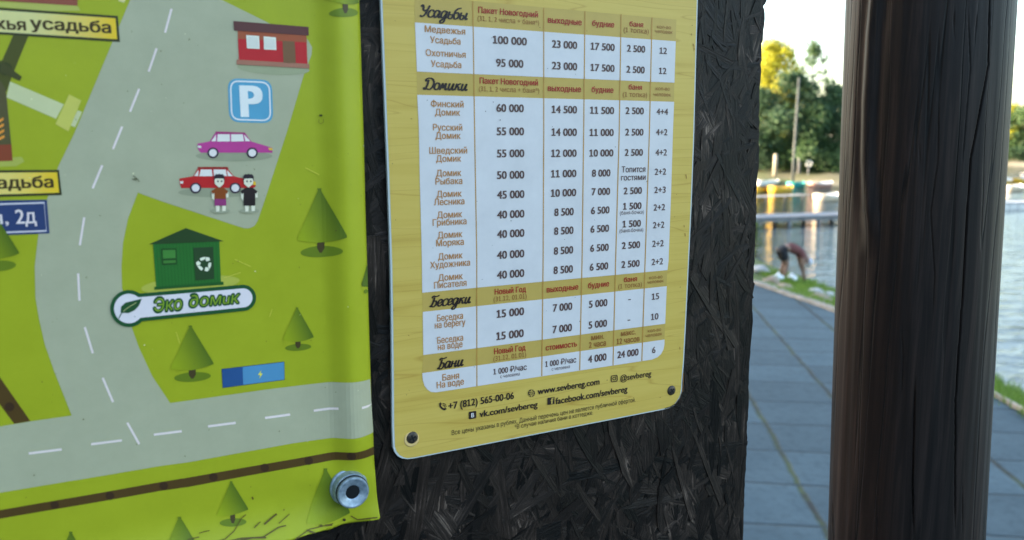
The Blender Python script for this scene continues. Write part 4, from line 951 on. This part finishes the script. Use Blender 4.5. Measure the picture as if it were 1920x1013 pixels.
for z in Zs:
    c = axis(z)
    for a in As:
        r = PR + .0028 * noise.noise((math.cos(a) * 1.2, math.sin(a) * 1.2, z * 1.6)) + .0007 * noise.noise((math.cos(a) * 9, math.sin(a) * 9, z * 3)) + .00007 * noise.noise((a * 26, 0, z * 4)) + .00008 * noise.noise((a * 90, 3, z * 6))
        if -1.75 <= a <= 1.75:
            for zz, aa, dp, wd in crk:
                if zz[0] <= z <= zz[-1]:
                    ac = np.interp(z, zz, aa) + .004 * noise.noise((z * 18, dp * 900, 0)); e = min(z - zz[0], zz[-1] - z); k = min(1, e / .03)
                    d = abs(a - ac) * PR / (wd * .5 * (.25 + .75 * k))
                    if d < 1: r -= dp * k * (1 - d) ** .7
            if z > sz[0] - .03:
                ac = np.interp(z, sz, sa_); k = min(1, max(0, (z - sz[0] + .03) / .06)); d = (a - ac) * PR
                r += k * (.0055 * math.exp(-((d - .002) / .0075) ** 2) - .0035 * math.exp(-((d + .013) / .006) ** 2) - .0018 * math.exp(-((d - .016) / .006) ** 2))
        pvx.append((c[0] + r * math.cos(view_a + a), c[1] + r * math.sin(view_a + a), z))
nA = len(As); pf = []
for i in range(len(Zs) - 1):
    for k in range(nA): pf.append((i * nA + k, i * nA + (k + 1) % nA, (i + 1) * nA + (k + 1) % nA, (i + 1) * nA + k))
pf += [tuple(range(nA))[::-1], tuple((len(Zs) - 1) * nA + k for k in range(nA))]
def post_mat():
    m = mat('stained_log', rough=.52, spec=.22); p = m.node_tree.nodes['Principled BSDF']
    mp = coords(m, 'Object', (120, 120, 4)); n = node(m, 'ShaderNodeTexNoise', Scale=1, Detail=8, Roughness=.65, Distortion=.4); link(m, mp, 0, n, 0)
    m2 = coords(m, 'Object', (7, 7, 2.2)); n2 = node(m, 'ShaderNodeTexNoise', Scale=1, Detail=5); link(m, m2, 0, n2, 0)
    r = ramp(m, [(.28, (.007, .0044, .0036)), (.5, (.018, .0116, .0094)), (.72, (.046, .029, .0225))]); link(m, n, 0, r, 0)
    r2 = ramp(m, [(.35, (.65, .68, .75)), (.7, (1.25, 1.1, .98))]); link(m, n2, 0, r2, 0)
    mx = node(m, 'ShaderNodeMix', data_type='RGBA', blend_type='MULTIPLY'); mx.inputs[0].default_value = 1; link(m, r, 0, mx, 6); link(m, r2, 0, mx, 7); link(m, mx, 2, p, 'Base Color')
    rr = node(m, 'ShaderNodeMapRange'); rr.inputs['To Min'].default_value = .44; rr.inputs['To Max'].default_value = .64; link(m, n2, 0, rr, 0); link(m, rr, 0, p, 'Roughness')
    m3 = coords(m, 'Object', (34, 34, .9)); n3 = node(m, 'ShaderNodeTexNoise', Scale=1, Detail=3, Roughness=.45); link(m, m3, 0, n3, 0)
    s3 = node(m, 'ShaderNodeMath', operation='SUBTRACT'); s3.inputs[1].default_value = .5; link(m, n3, 0, s3, 0); a3 = node(m, 'ShaderNodeMath', operation='ABSOLUTE'); link(m, s3, 0, a3, 0)
    c3 = node(m, 'ShaderNodeMapRange'); c3.inputs['From Min'].default_value = .002; c3.inputs['From Max'].default_value = .016; link(m, a3, 0, c3, 0)
    g3 = node(m, 'ShaderNodeMapRange'); g3.inputs['From Min'].default_value = .50; g3.inputs['From Max'].default_value = .40; link(m, n2, 0, g3, 0)
    x3 = node(m, 'ShaderNodeMath', operation='MAXIMUM'); link(m, c3, 0, x3, 0); link(m, g3, 0, x3, 1)
    v3 = node(m, 'ShaderNodeVectorMath', operation='SCALE'); link(m, mx, 2, v3, 0); h3 = node(m, 'ShaderNodeMapRange'); h3.inputs['To Min'].default_value = .3; link(m, x3, 0, h3, 0); link(m, h3, 0, v3, 'Scale'); link(m, v3, 0, p, 'Base Color')
    bb = bump(m, n, 0, .6, .0006); bump(m, x3, 0, .7, .0012, bb); return m
for uu in (-.62, .168):                                   # unseen posts added behind the board, blocking sky glow on the log post
    bm = bmesh.new(); lathe(bm, [(.075, .0), (.078, .8), (.074, 1.7), (.076, 2.75)], 24, Matrix.Translation((uu, 0, -.012 - .079)) @ Matrix.Rotation(-math.pi / 2, 4, 'X')); obj_bm('unseen_post', bm, post_mat(), root_b, True)
po = obj('log_post', pvx, pf, post_mat(), smooth=True)
tag(po, 'thick dark stained round log post with long drying cracks beside the notice board', 'post')

# ------------------------------------------------------------------ plants, trees
def leaf_mat(name, a, b):
    m = mat(name, rough=.55, spec=.3); p = m.node_tree.nodes['Principled BSDF']
    t = node(m, 'ShaderNodeNewGeometry'); r = ramp(m, [(0, a), (1, b)]); link(m, t, 'Random Per Island', r, 0); link(m, r, 0, p, 'Base Color')
    p.inputs['Transmission Weight'].default_value = 0.0
    tr = node(m, 'ShaderNodeBsdfTranslucent'); link(m, r, 0, tr, 0); ms = node(m, 'ShaderNodeMixShader'); ms.inputs[0].default_value = .45
    link(m, p, 0, ms, 1); link(m, tr, 0, ms, 2); link(m, ms, 0, m.node_tree.nodes['Material Output'], 0); return m
LEAVES = [leaf_mat('birch_leaves', (.33, .33, .03), (.5, .48, .05)), leaf_mat('alder_leaves', (.045, .095, .035), (.10, .165, .065)), leaf_mat('dark_leaves', (.036, .08, .04), (.08, .135, .065))]
BARK = noisy('tree_bark', [(.3, (.04, .035, .03)), (.7, (.14, .12, .10))], 4, 6, .9, .2, bs=.5, bd=.03)
def tree(label_, base, h, wid, seed, lm, leaf=.30, n=3400, gaps=.0, low=.16):
    r = random.Random(seed); t = empty('broadleaf_tree', base); tag(t, label_, 'tree', 'trees on the far shore')
    bm = bmesh.new(); lean = (r.uniform(-.4, .4), r.uniform(-.4, .4))
    P = [(lean[0] * k ** 2, lean[1] * k ** 2, h * .92 * k - .3) for k in (0, .15, .35, .6, .8, 1)]; tube(bm, P, [h * .022, h * .018, h * .014, h * .009, h * .005, .02], 9)
    cl = []
    for i in range(26):
        z = h * (low + (.97 - low) * (i + r.random()) / 26); k = (z / h - low) / (1 - low)
        R = wid * (.35 + .65 * math.sin(math.pi * min(1, (k * .85 + .18)))) * (1 - .45 * max(0, k - .55) / .45)
        a = i * 2.4 + r.uniform(-.5, .5); d = R * r.uniform(.35, 1.0)
        c = Vector((lean[0] * (z / h) ** 2 + d * math.cos(a), lean[1] * (z / h) ** 2 + d * math.sin(a), z)); s = wid * r.uniform(.26, .44) * (1 - .35 * k)
        cl.append((c, s)); b = (lean[0] * (z / h) ** 2 * .7, lean[1] * (z / h) ** 2 * .7, z - d * .45 - .2); mid = (Vector(b) + c) / 2 + Vector((0, 0, .15 * d))
        tube(bm, [b, mid, c], [h * .006, h * .004, .015], 5, False)
    for i in range(5):
        z = h * (.88 + .12 * i / 5); cl.append((Vector((lean[0] + r.gauss(0, .08 * wid), lean[1] + r.gauss(0, .08 * wid), z)), wid * .2 * (1.1 - i * .12)))
    obj_bm('trunk', bm, BARK, t, True)
    vs, fs = [], []
    tot = sum(s ** 2 for c, s in cl)
    for c, s in cl:
        for _ in range(int(n * s * s / tot)):
            d = Vector((r.gauss(0, 1), r.gauss(0, 1), r.gauss(0, .75))).normalized() * s * (r.random() ** .45) * r.uniform(.75, 1.2); p = c + d
            ax = Vector((r.gauss(0, 1), r.gauss(0, 1), r.gauss(0, .6))).normalized(); up = (d.normalized() * .6 + Vector((r.gauss(0, .5), r.gauss(0, .5), .5 + r.gauss(0, .4))))
            bx = ax.cross(up).normalized(); l = leaf * r.uniform(.6, 1.3); w = l * r.uniform(.35, .6); b = len(vs)
            vs += [p - ax * l / 2, p + bx * w / 2, p + ax * l / 2, p - bx * w / 2 + up * .03]; fs.append((b, b + 1, b + 2, b + 3))
    obj('crown', vs, fs, lm, t); return t
def far(x, dist, z): p = at_d(x, 300, dist); return (p[0], p[1], z)
def hgt(y, dist): p = at_d(1500, y, dist); return p[2]
# left gap: one tall sunlit tree, darker ones round it
tree('tall yellow green tree lit by the sun above the darker trees behind the boats', far(1452, 84, .1), hgt(78, 84), 4.4, 1, LEAVES[0], .42, 11000)
tree('tree with sparse drooping top branches against the white sky', far(1512, 88, .3), hgt(80, 88), 3.0, 2, LEAVES[1], .36, 3200)
tree('dark bushy tree behind the tall grey pole', far(1488, 81, .1), hgt(140, 81), 4.6, 3, LEAVES[2], .42, 9000, low=.03)
tree('rounded green tree half hidden by the log post', far(1560, 83, .2), hgt(168, 83), 4.6, 4, LEAVES[1], .42, 9000, low=.03)
tree('low dark green tree beside the edge of the notice board', far(1418, 80, .1), hgt(170, 80), 4.4, 5, LEAVES[2], .42, 8000, low=.03)
tree('small green tree on the sandy bank between the pole and the post', far(1532, 78.5, .1), hgt(205, 78.5), 3.8, 6, LEAVES[1], .36, 7000, low=.02)
tree('tall dark tree standing behind the yellow green tree', far(1432, 92, .4), hgt(120, 92), 4.0, 7, LEAVES[1], .42, 7000)
# right gap: lower trees across the wider water
for k, (x, d, y) in enumerate(((1872, 158, 216), (1893, 160, 203), (1912, 156, 208), (1932, 161, 198), (1850, 163, 200), (1955, 159, 214))):
    tree(['small tree at the left end of the far tree line right of the post', 'yellowish tree on the far shore just right of the log post', 'green tree in the middle of the far tree line right of the post', 'tallest tree at the right edge of the far tree line',
          'far tree mostly behind the right side of the log post', 'rightmost far tree past the lake'][k], far(x, d, -.3), hgt(y, d), 4.4, 30 + k, LEAVES[0 if k == 1 else 1], .6, 4500, low=.02)
# low shrubs along the far banks
def shrub(label_, base, r_, h_, seed, lm, leaf=.2, n=700, group='shrubs along the far bank', name='shrub'):
    r = random.Random(seed); t = empty(name, base); tag(t, label_, 'shrub', group); bm = bmesh.new(); vs, fs = [], []
    for i in range(7):
        a = r.uniform(0, 6.28); d = r_ * r.uniform(.2, .7); tube(bm, [(0, 0, -.05), (d * .4 * math.cos(a), d * .4 * math.sin(a), h_ * .4), (d * math.cos(a), d * math.sin(a), h_ * r.uniform(.7, .95))], [.02, .014, .005], 5, False)
    obj_bm('stem', bm, BARK, t)
    for _ in range(n):
        a = r.uniform(0, 6.28); k = r.random() ** .6; z = h_ * r.random() ** .8; R = r_ * math.sqrt(max(.05, 1 - (z / h_ - .35) ** 2 / .6)) * (.8 + .3 * math.sin(3 * a + seed)); p = Vector((R * k * math.cos(a), R * k * math.sin(a), z))
        ax = Vector((r.gauss(0, 1), r.gauss(0, 1), r.gauss(0, .8))).normalized(); bx = ax.cross(Vector((r.gauss(0, .4), r.gauss(0, .4), 1))).normalized(); l = leaf * r.uniform(.6, 1.3); b = len(vs)
        vs += [p - ax * l / 2, p + bx * l * .25, p + ax * l / 2, p - bx * l * .25]; fs.append((b, b + 1, b + 2, b + 3))
    obj('foliage', vs, fs, lm, t)
for k, (x, d, R, h, lb) in enumerate(((1545, 76.6, 2.4, 1.7, 'wide low shrub on the bank next to the log post'), (1424, 77, 2.0, 1.6, 'dark low shrub on the bank by the notice board edge'), (1505, 79, 1.8, 2.0, 'shrub on the bank right of the grey pole'), (1468, 79, 2.0, 2.2, 'shrub on the bank left of the grey pole'))):
    shrub(lb, far(x, d, -.1), R, h, 50 + k, LEAVES[1 + k % 2], .24, 900)
for k, (x, d) in enumerate(((1880, 152), (1908, 151), (1930, 152))):
    shrub(['shrub by the far waterline nearest the post', 'shrub by the far waterline in the middle of the right gap', 'shrub by the far waterline at the right edge'][k], far(x, d, -.6), 4, 2.4, 60 + k, LEAVES[2], .5, 500)
p = at_z(1414, 474, WZ)
shrub('light green waterside bush at the edge of the notice board', (p[0] - .12, p[1], WZ - .05), .42, 1.0, 70, leaf_mat('willow_leaves', (.05, .10, .02), (.13, .20, .04)), .10, 1100, 'plants at the near waterline', 'bush')

# grass on the near bank
gr = random.Random(3); gv, gf = [], []
def blade(x, y, z, h, w):
    a = gr.uniform(0, 6.28); dx, dy = math.cos(a), math.sin(a); ln = gr.uniform(.1, .6) * h; b = len(gv)
    gv.extend([(x - dy * w, y + dx * w, z - .01), (x + dy * w, y - dx * w, z - .01), (x + dx * ln * .4 + dy * w * .7, y + dy * ln * .4 - dx * w * .7, z + h * .6), (x + dx * ln * .4 - dy * w * .7, y + dy * ln * .4 + dx * w * .7, z + h * .6), (x + dx * ln, y + dy * ln, z + h)])
    gf.extend([(b, b + 1, b + 2, b + 3), (b + 3, b + 2, b + 4)])
rows_ = np.array(bv).reshape(NB + 5, n_, 3)
for _ in range(26000):
    t = gr.random() * .98; f_ = gr.random()
    yy = gr.uniform(6, 12.2)
    k = int(np.argmin(np.abs(rows_[0, :60, 1] - yy)))
    p = rows_[int(t * NB), k]; blade(p[0] + gr.gauss(0, .05), p[1] + gr.gauss(0, .08), p[2], gr.uniform(.05, .16), .005)
gp = [on_bank(x, y) for x, y in ((1424, 508), (1460, 512), (1500, 524), (1540, 540), (1505, 543), (1470, 532), (1440, 520))]
G = np.array(gp)
for _ in range(9000):
    w = np.array([gr.random() ** 2 for _ in range(7)]); w /= w.sum(); q = w @ G; q = q + np.array([gr.gauss(0, .16), gr.gauss(0, .22), 0]); blade(q[0], q[1], bank_at(q[0], q[1]), gr.uniform(.04, .12), .006)
for _ in range(1500):                                     # tufts leaning over the kerb
    k = gr.randrange(20, 60); q = KL[k]; blade(q[0] - .03 + gr.gauss(0, .05), q[1] + gr.gauss(0, .1), .02, gr.uniform(.03, .08), .004)
tag(obj('grass', gv, gf, leaf_mat('grass_blades', (.10, .19, .025), (.20, .30, .05))), 'bright green grass on the bank below the kerb', 'grass', kind='stuff')

# stones along the bank
def stone(x, y, r_, seed, lb, c):
    p = on_bank(x, y); bm = bmesh.new(); bmesh.ops.create_icosphere(bm, subdivisions=3, radius=1)
    for v_ in bm.verts: v_.co = Vector((v_.co.x * r_ * 1.25, v_.co.y * r_, v_.co.z * r_ * .62)) * (1 + .28 * noise.noise(v_.co * 1.1 + Vector((seed, 0, 0))) + .08 * noise.noise(v_.co * 3.5 + Vector((seed, 5, 0))))
    o = obj_bm('boulder', bm, c, smooth=True); o.location = (p[0], p[1], p[2] + r_ * .25); o.rotation_euler = (0, 0, seed); tag(o, lb, 'boulder', 'boulders along the near bank')
ST = noisy('pale_stone', [(.3, (.28, .27, .26)), (.7, (.55, .53, .50))], 4, 7, .8, .3, bs=.4, bd=.02); ST2 = noisy('tan_stone', [(.3, (.22, .16, .11)), (.7, (.40, .31, .23))], 4, 7, .85, .3, bs=.4, bd=.02)
for k, (x, y, r_, lb, c) in enumerate(((1504, 558, .13, 'pale grey boulder by the kerb below the green grass patch', ST), (1530, 556, .15, 'whitish boulder between the kerb and the water', ST), (1551, 558, .14, 'whitish boulder touching the edge of the log post', ST),
                                       (1535, 568, .17, 'reddish tan boulder on the kerb side near the post', ST2), (1446, 532, .17, 'tan boulder left of the green grass patch', ST2), (1424, 512, .2, 'beige boulder by the edge of the notice board', ST), (1470, 546, .16, 'small tan boulder in front of the bending person', ST2))):
    stone(x, y, r_, 1.7 * k + .4, lb, c)

# ------------------------------------------------------------------ person bending over on the bank
pp = on_bank(1470, 524); PS = 58 * np.linalg.norm(pp - CAM) / F / .80
SKIN = noisy('skin', [(.3, (.20, .115, .085)), (.7, (.30, .18, .13))], 6, 3, .55, .3)
def skinned(name, pts, edges, rad, m, parent, sub=2, rootv=0):
    me = bpy.data.meshes.new(name); me.from_pydata(pts, edges, []); o = bpy.data.objects.new(name, me); COL.objects.link(o)
    md = o.modifiers.new('skin', 'SKIN'); me.skin_vertices or None
    if not me.skin_vertices:
        bm = bmesh.new(); bm.from_mesh(me); bm.verts.layers.skin.verify(); bm.to_mesh(me); bm.free()
    for i, s in enumerate(me.skin_vertices[0].data): s.radius = (rad[i], rad[i]) if not isinstance(rad[i], tuple) else rad[i]; s.use_root = (i == rootv)
    md.use_smooth_shade = True
    sb = o.modifiers.new('sub', 'SUBSURF'); sb.levels = sub; sb.render_levels = sub
    dg = bpy.context.evaluated_depsgraph_get(); ev_ = o.evaluated_get(dg); m2 = bpy.data.meshes.new_from_object(ev_); o.modifiers.clear(); o.data = m2; m2.materials.clear(); m2.materials.append(m)
    m2.polygons.foreach_set('use_smooth', [True] * len(m2.polygons))
    if parent: o.parent = parent
    return o
root_h = empty('person', (pp[0], pp[1], pp[2] + .01), 0); root_h.scale = (PS, PS, PS)
tag(root_h, 'person in black shorts and dull red top bending over by the water', 'person')
# side-on: local +x to the right of the photo
B = {}; pts, edges, rad = [], [], []
def jt(n, p, r, par=None):
    B[n] = len(pts); pts.append(p); rad.append(r)
    if par: edges.append((B[par], B[n]))
jt('pelvis', (-.08, 0, .80), .125); jt('waist', (.06, 0, .83), .115, 'pelvis'); jt('chest', (.22, 0, .80), .135, 'waist'); jt('upper', (.36, 0, .72), .115, 'chest'); jt('neck', (.45, 0, .64), .055, 'upper')
jt('skull_base', (.50, 0, .58), .075, 'neck'); jt('head', (.55, 0, .50), .092, 'skull_base'); jt('chin', (.60, 0, .43), .06, 'head')
for s in (-1, 1):
    k = 'l' if s < 0 else 'r'
    jt(k + 'hip', (-.09, s * .10, .76), .10, 'pelvis'); jt(k + 'thigh', (-.05, s * .11, .60), .082, k + 'hip'); jt(k + 'knee', (.02, s * .115, .44), .058, k + 'thigh'); jt(k + 'calf', (-.02, s * .118, .28), .056, k + 'knee'); jt(k + 'ankle', (-.04, s * .12, .08), .038, k + 'calf')
    jt(k + 'heel', (-.05, s * .12, .035), .036, k + 'ankle'); jt(k + 'ball', (.08, s * .13, .028), .034, k + 'heel'); jt(k + 'toe', (.15, s * .135, .022), .024, k + 'ball')
    jt(k + 'sh', (.38, s * .16, .66), .062, 'upper'); jt(k + 'el', (.40 + .03 * s, s * .20, .42), .044, k + 'sh'); jt(k + 'wr', (.46 + .04 * s, s * .15, .22), .030, k + 'el'); jt(k + 'pa', (.48 + .04 * s, s * .14, .14), .032, k + 'wr')
    for f_, (dx, dy, l) in enumerate(((-.024, .012, .07), (-.008, .016, .085), (.010, .016, .08), (.026, .012, .062))):
        x0, y0, z0 = .48 + .04 * s + dx, s * .14, .10; jt(f'{k}f{f_}a', (x0, y0, z0), .0095, k + 'pa'); jt(f'{k}f{f_}b', (x0 + .012, y0 - s * dy, z0 - l * .55), .0088, f'{k}f{f_}a'); jt(f'{k}f{f_}c', (x0 + .026, y0 - s * dy * 2, z0 - l), .0075, f'{k}f{f_}b')
    jt(k + 'th', (.45 + .04 * s, s * .13, .135), .012, k + 'pa'); jt(k + 'tt', (.455 + .04 * s, s * .10, .09), .009, k + 'th')
skinned('body', pts, edges, rad, SKIN, root_h, 2)
skinned('shorts', [(-.085, 0, .80), (.03, 0, .825), (-.09, -.10, .75), (-.05, -.112, .60), (-.02, -.113, .52), (-.09, .10, .75), (-.05, .112, .60), (-.02, .113, .52)], [(0, 1), (0, 2), (2, 3), (3, 4), (0, 5), (5, 6), (6, 7)], [.142, .128, .115, .10, .096, .115, .10, .096], mat('black_shorts', (.012, .012, .016), .8), root_h)
skinned('shirt', [(.04, 0, .83), (.10, 0, .83), (.22, 0, .80), (.36, 0, .72), (.40, 0, .685), (.38, -.16, .66), (.39, -.18, .55), (.38, .16, .66), (.39, .18, .55)], [(0, 1), (1, 2), (2, 3), (3, 4), (3, 5), (5, 6), (3, 7), (7, 8)], [.125, .130, .150, .130, .09, .078, .066, .078, .066], noisy('dull_red_cotton', [(.3, (.13, .05, .05)), (.7, (.22, .09, .08))], 8, 4, .9, .2), root_h)
bm = bmesh.new(); bmesh.ops.create_uvsphere(bm, u_segments=20, v_segments=12, radius=1)
for v_ in bm.verts:
    v_.co = Vector((.57, 0, .475)) + Matrix.Rotation(math.radians(118), 3, 'Y') @ Vector((v_.co.x * .108, v_.co.y * .098, max(-.35, v_.co.z) * .115))
obj_bm('cap', bm, mat('white_cotton_cap', (.62, .62, .66), .85), root_h, True)
for s in (-1, 1):
    bm = bmesh.new(); bmesh.ops.create_uvsphere(bm, u_segments=8, v_segments=6, radius=.012, matrix=Matrix.Translation((.632, s * .034, .452)))
    obj_bm('eye', bm, mat('dark_eyes', (.02, .015, .012), .3), root_h, True)
for s in (-1, 1):
    bm = bmesh.new(); bmesh.ops.create_uvsphere(bm, u_segments=10, v_segments=8, radius=1, matrix=Matrix.Translation((.55, s * .094, .49)) @ Matrix.Diagonal((.022, .01, .034, 1))); obj_bm('ear', bm, SKIN, root_h, True)
bm = bmesh.new(); bmesh.ops.create_uvsphere(bm, u_segments=10, v_segments=8, radius=1, matrix=Matrix.Translation((.650, 0, .43)) @ Matrix.Diagonal((.02, .014, .022, 1))); obj_bm('nose', bm, SKIN, root_h, True)
for s in (-1, 1):
    skinned('shoe', [(-.06, s * .12, .04), (.05, s * .127, .036), (.16, s * .135, .03)], [(0, 1), (1, 2)], [.05, .046, .036], mat('white_shoe', (.6, .6, .6), .6), root_h)
def bag(x, y, r_, seed, lb):
    p = on_bank(x, y); bm = bmesh.new(); bmesh.ops.create_icosphere(bm, subdivisions=4, radius=1)
    for v_ in bm.verts:
        c = v_.co.copy(); k = 1 + .22 * noise.noise(c * 1.6 + Vector((seed, 0, 0))) + .10 * abs(noise.noise(c * 5 + Vector((seed, 0, 3)))); z = c.z
        v_.co = Vector((c.x * r_ * 1.15, c.y * r_, max(-.55, z) * r_ * .85)) * k
        if z > .75: v_.co.x *= .55; v_.co.y *= .55; v_.co.z *= 1.35
    t = obj_bm('plastic_bag', bm, mat('white_polythene', (.78, .78, .80), .35, .5), smooth=True); t.location = (p[0], p[1], p[2] + r_ * .5); tag(t, lb, 'bag', 'white bags by the bending person')
bag(1459, 527, .11, 1, 'white plastic bag on the grass left of the bending person'); bag(1484, 528, .10, 4, 'white plastic bag on the grass in front of the bending person')

# ------------------------------------------------------------------ jetty, boats and things across the water
def pix_w(px, dist): return px * dist / F * 1.0
timber = noisy('grey_timber', [(.3, (.16, .16, .17)), (.7, (.32, .32, .33))], 3, 6, .85, .3, sc=(1, 6, 1))
A_ = at_z(1395, 406, -.62); B_ = at_z(1640, 398, -.62)
dv = B_ - A_; Ld = float(np.hypot(dv[0], dv[1])); ang = math.atan2(dv[1], dv[0])
jr = empty('jetty', (A_[0], A_[1], -1.3), ang); tag(jr, 'long grey timber jetty across the water behind the bending person', 'jetty')
bm = bmesh.new()
nb = int(Ld / .16)
for k in range(nb): box(bm, (.08 + k * .16, 0, .66), (.15, 1.5, .035))
obj_bm('deck', bm, timber, jr)
bm = bmesh.new()
for yy in (-.6, .6): box(bm, (Ld / 2, yy, .56), (Ld, .08, .16))
obj_bm('beam', bm, timber, jr)
for k in range(5):
    for yy in (-.5, .5):
        bm = bmesh.new(); tube(bm, [(.4 + k * (Ld - .8) / 4, yy, -.6), (.4 + k * (Ld - .8) / 4, yy, .47)], .09, 10); obj_bm('pile', bm, timber, jr, True)
darkb = mat('dark_brown_paint', (.04, .035, .035), .6)
A3 = at_z(1395, 369, -.8); B3 = at_z(1512, 364, -.8); d3 = B3 - A3; L3 = float(np.hypot(d3[0], d3[1]))
t = empty('landing_stage', (A3[0], A3[1], -1.3), math.atan2(d3[1], d3[0])); tag(t, 'low narrow grey landing stage in front of the yellow boats', 'landing stage')
bm = bmesh.new()
for k in range(int(L3 / .2)): box(bm, (.1 + k * .2, 0, .47), (.185, .9, .035))
obj_bm('deck', bm, timber, t)
for k in range(4):
    bm = bmesh.new(); tube(bm, [(.3 + k * (L3 - .6) / 3, 0, -.6), (.3 + k * (L3 - .6) / 3, 0, .45)], .08, 10); obj_bm('pile', bm, timber, t, True)

def boat(x, y, dist, length, hm, im, lb, yaw=None, beam=1.2, depth=.38, group='boats moored across the water'):
    p = at_z(x, y + 6, WZ); t = empty('rowing_boat', (p[0], p[1], WZ - .1), ang + .45 if yaw is None else yaw); tag(t, lb, 'boat', group)
    def hull(off, z0):
        vs, fs = [], []; ns, nr = 15, 9
        for i in range(ns):
            s = i / (ns - 1) * 2 - 1; wd = beam / 2 * (1 - max(0, s) ** 2.6 * .93 - max(0, -s) ** 4 * .35) - off; sh = depth * (1 + .35 * abs(s) ** 2.2)
            for k in range(nr):
                a = math.pi * k / (nr - 1); vs.append((s * (length / 2 - off), max(.01, wd) * math.cos(a) * (1 if True else 0), z0 + sh - (sh - off * .5) * math.sin(a) ** .6))
        for i in range(ns - 1):
            for k in range(nr - 1): fs.append((i * nr + k, (i + 1) * nr + k, (i + 1) * nr + k + 1, i * nr + k + 1))
        fs.append(tuple(range(nr))); fs.append(tuple((ns - 1) * nr + k for k in range(nr))[::-1]); return vs, fs
    v1, f1 = hull(0, 0); obj('hull', v1, f1, hm, t, True); v2, f2 = hull(.05, .035); obj('inner_hull', v2, f2, im, t, True)
    for s in (-.3, .15): bm = bmesh.new(); box(bm, (s * length, 0, depth * .78), (.24, beam * .86, .04)); obj_bm('thwart', bm, im, t)
    bm = bmesh.new()
    for sd_ in (-1, 1): tube(bm, [(length / 2 * s, sd_ * (beam / 2 * (1 - max(0, s) ** 2.6 * .93 - max(0, -s) ** 4 * .35)), depth * (1 + .35 * abs(s) ** 2.2)) for s in np.linspace(-1, 1, 15)], .035, 6)
    obj_bm('gunwale', bm, im, t, True)
yel = mat('yellow_gelcoat', (.75, .46, .05), .35); wht = mat('white_gelcoat', (.8, .78, .74), .35); teal = mat('teal_gelcoat', (.03, .30, .28), .4); pale = mat('cream_gelcoat', (.72, .6, .45), .4); pinkish = mat('faded_red_paint', (.45, .25, .19), .6)
boat(1432, 353, 60, 2.6, yel, darkb, 'yellow rowing boat next to the notice board edge'); boat(1466, 354, 58, 2.6, yel, yel, 'bright yellow and white rowing boat in the middle of the left gap'); boat(1494, 345, 62, 1.9, teal, teal, 'teal rowing boat right of the bright yellow one')
boat(1540, 345, 65, 3.2, pinkish, wht, 'faded red rowing boat lying behind the others'); boat(1552, 370, 50, 2.2, pale, wht, 'cream rowing boat in front of the log post edge'); boat(1440, 341, 66, 3.2, wht, wht, 'white rowing boat at the back by the beach')
for k, (x, y, d, L_, m1, lb) in enumerate(((1880, 338, 72, 3.0, yel, 'yellow rowing boat nearest the right side of the post'), (1914, 336, 74, 3.0, yel, 'yellow rowing boat at the right edge of the picture'), (1900, 352, 60, 2.8, pale, 'cream rowing boat alongside the white pontoon'), (1930, 326, 82, 3.2, wht, 'white rowing boat farthest out at the right edge'))):
    boat(x, y, d, L_, m1, wht, lb)
A2 = at_d(1850, 374, 48); t = empty('pontoon', (A2[0], A2[1], WZ - .1), ang - .15); tag(t, 'white floating pontoon right of the log post', 'pontoon')
bm = bmesh.new()
for k in range(16): box(bm, (.25 + k * .5, 0, .22), (.49, 2.0, .34), 0, .05)
obj_bm('float', bm, mat('white_float_plastic', (.72, .70, .66), .5), t)
bm = bmesh.new()
for yy in (-.95, .95): box(bm, (4, yy, .42), (8, .12, .07))
obj_bm('edge_rail', bm, timber, t)
# mast-like pole, mooring posts, lifebuoy
q = at_d(1486, 345, 70); zt = at_d(1489, 146, 70)[2]
bm = bmesh.new(); tube(bm, [(0, 0, -.6), (0, 0, 2), (.04, 0, zt * .6), (.09, 0, zt + .3)], [.11, .10, .09, .07], 14); o = obj_bm('tall_pole', bm, noisy('grey_pole', [(.3, (.07, .08, .08)), (.7, (.14, .15, .14))], 3, 5, .8, .3, sc=(4, 4, .4)), smooth=True); o.location = (q[0], q[1], -.3); tag(o, 'tall slim grey pole rising in front of the dark trees', 'pole')
def mpost(x, y0, y1, dist, r_, m, lb):
    q = at_d(x, y1, dist); z1 = at_d(x, y0, dist)[2]; bm = bmesh.new(); lathe(bm, [(r_, -.4), (r_ * .95, z1 - q[2] - .06), (r_ * .7, z1 - q[2])], 14); o = obj_bm('mooring_post', bm, m, smooth=True); o.location = tuple(q); tag(o, lb, 'post', 'posts on the far bank')
mpost(1453, 289, 322, 74, .17, noisy('pale_post', [(.3, (.36, .30, .22)), (.7, (.5, .43, .34))], 3, 4, .8, .3), 'pale wooden post on the sandy bank left of the tall pole'); mpost(1498, 292, 318, 76, .15, timber, 'short grey post on the bank right of the tall pole')
q = at_d(1517, 307, 75); t = empty('lifebuoy_stand', (q[0], q[1], -.4)); tag(t, 'white lifebuoy ring hung on a thin post on the far bank', 'lifebuoy')
bm = bmesh.new(); tube(bm, [(0, .12, -.2), (0, .12, q[2] + .7)], .05, 8); obj_bm('post', bm, timber, t)
bm = bmesh.new(); R_ = .24
tube(bm, [(R_ * math.cos(a), 0, q[2] + .4 + R_ * math.sin(a)) for a in np.linspace(0, 2 * math.pi, 25)], .06, 8, False); obj_bm('ring', bm, wht, t, True)
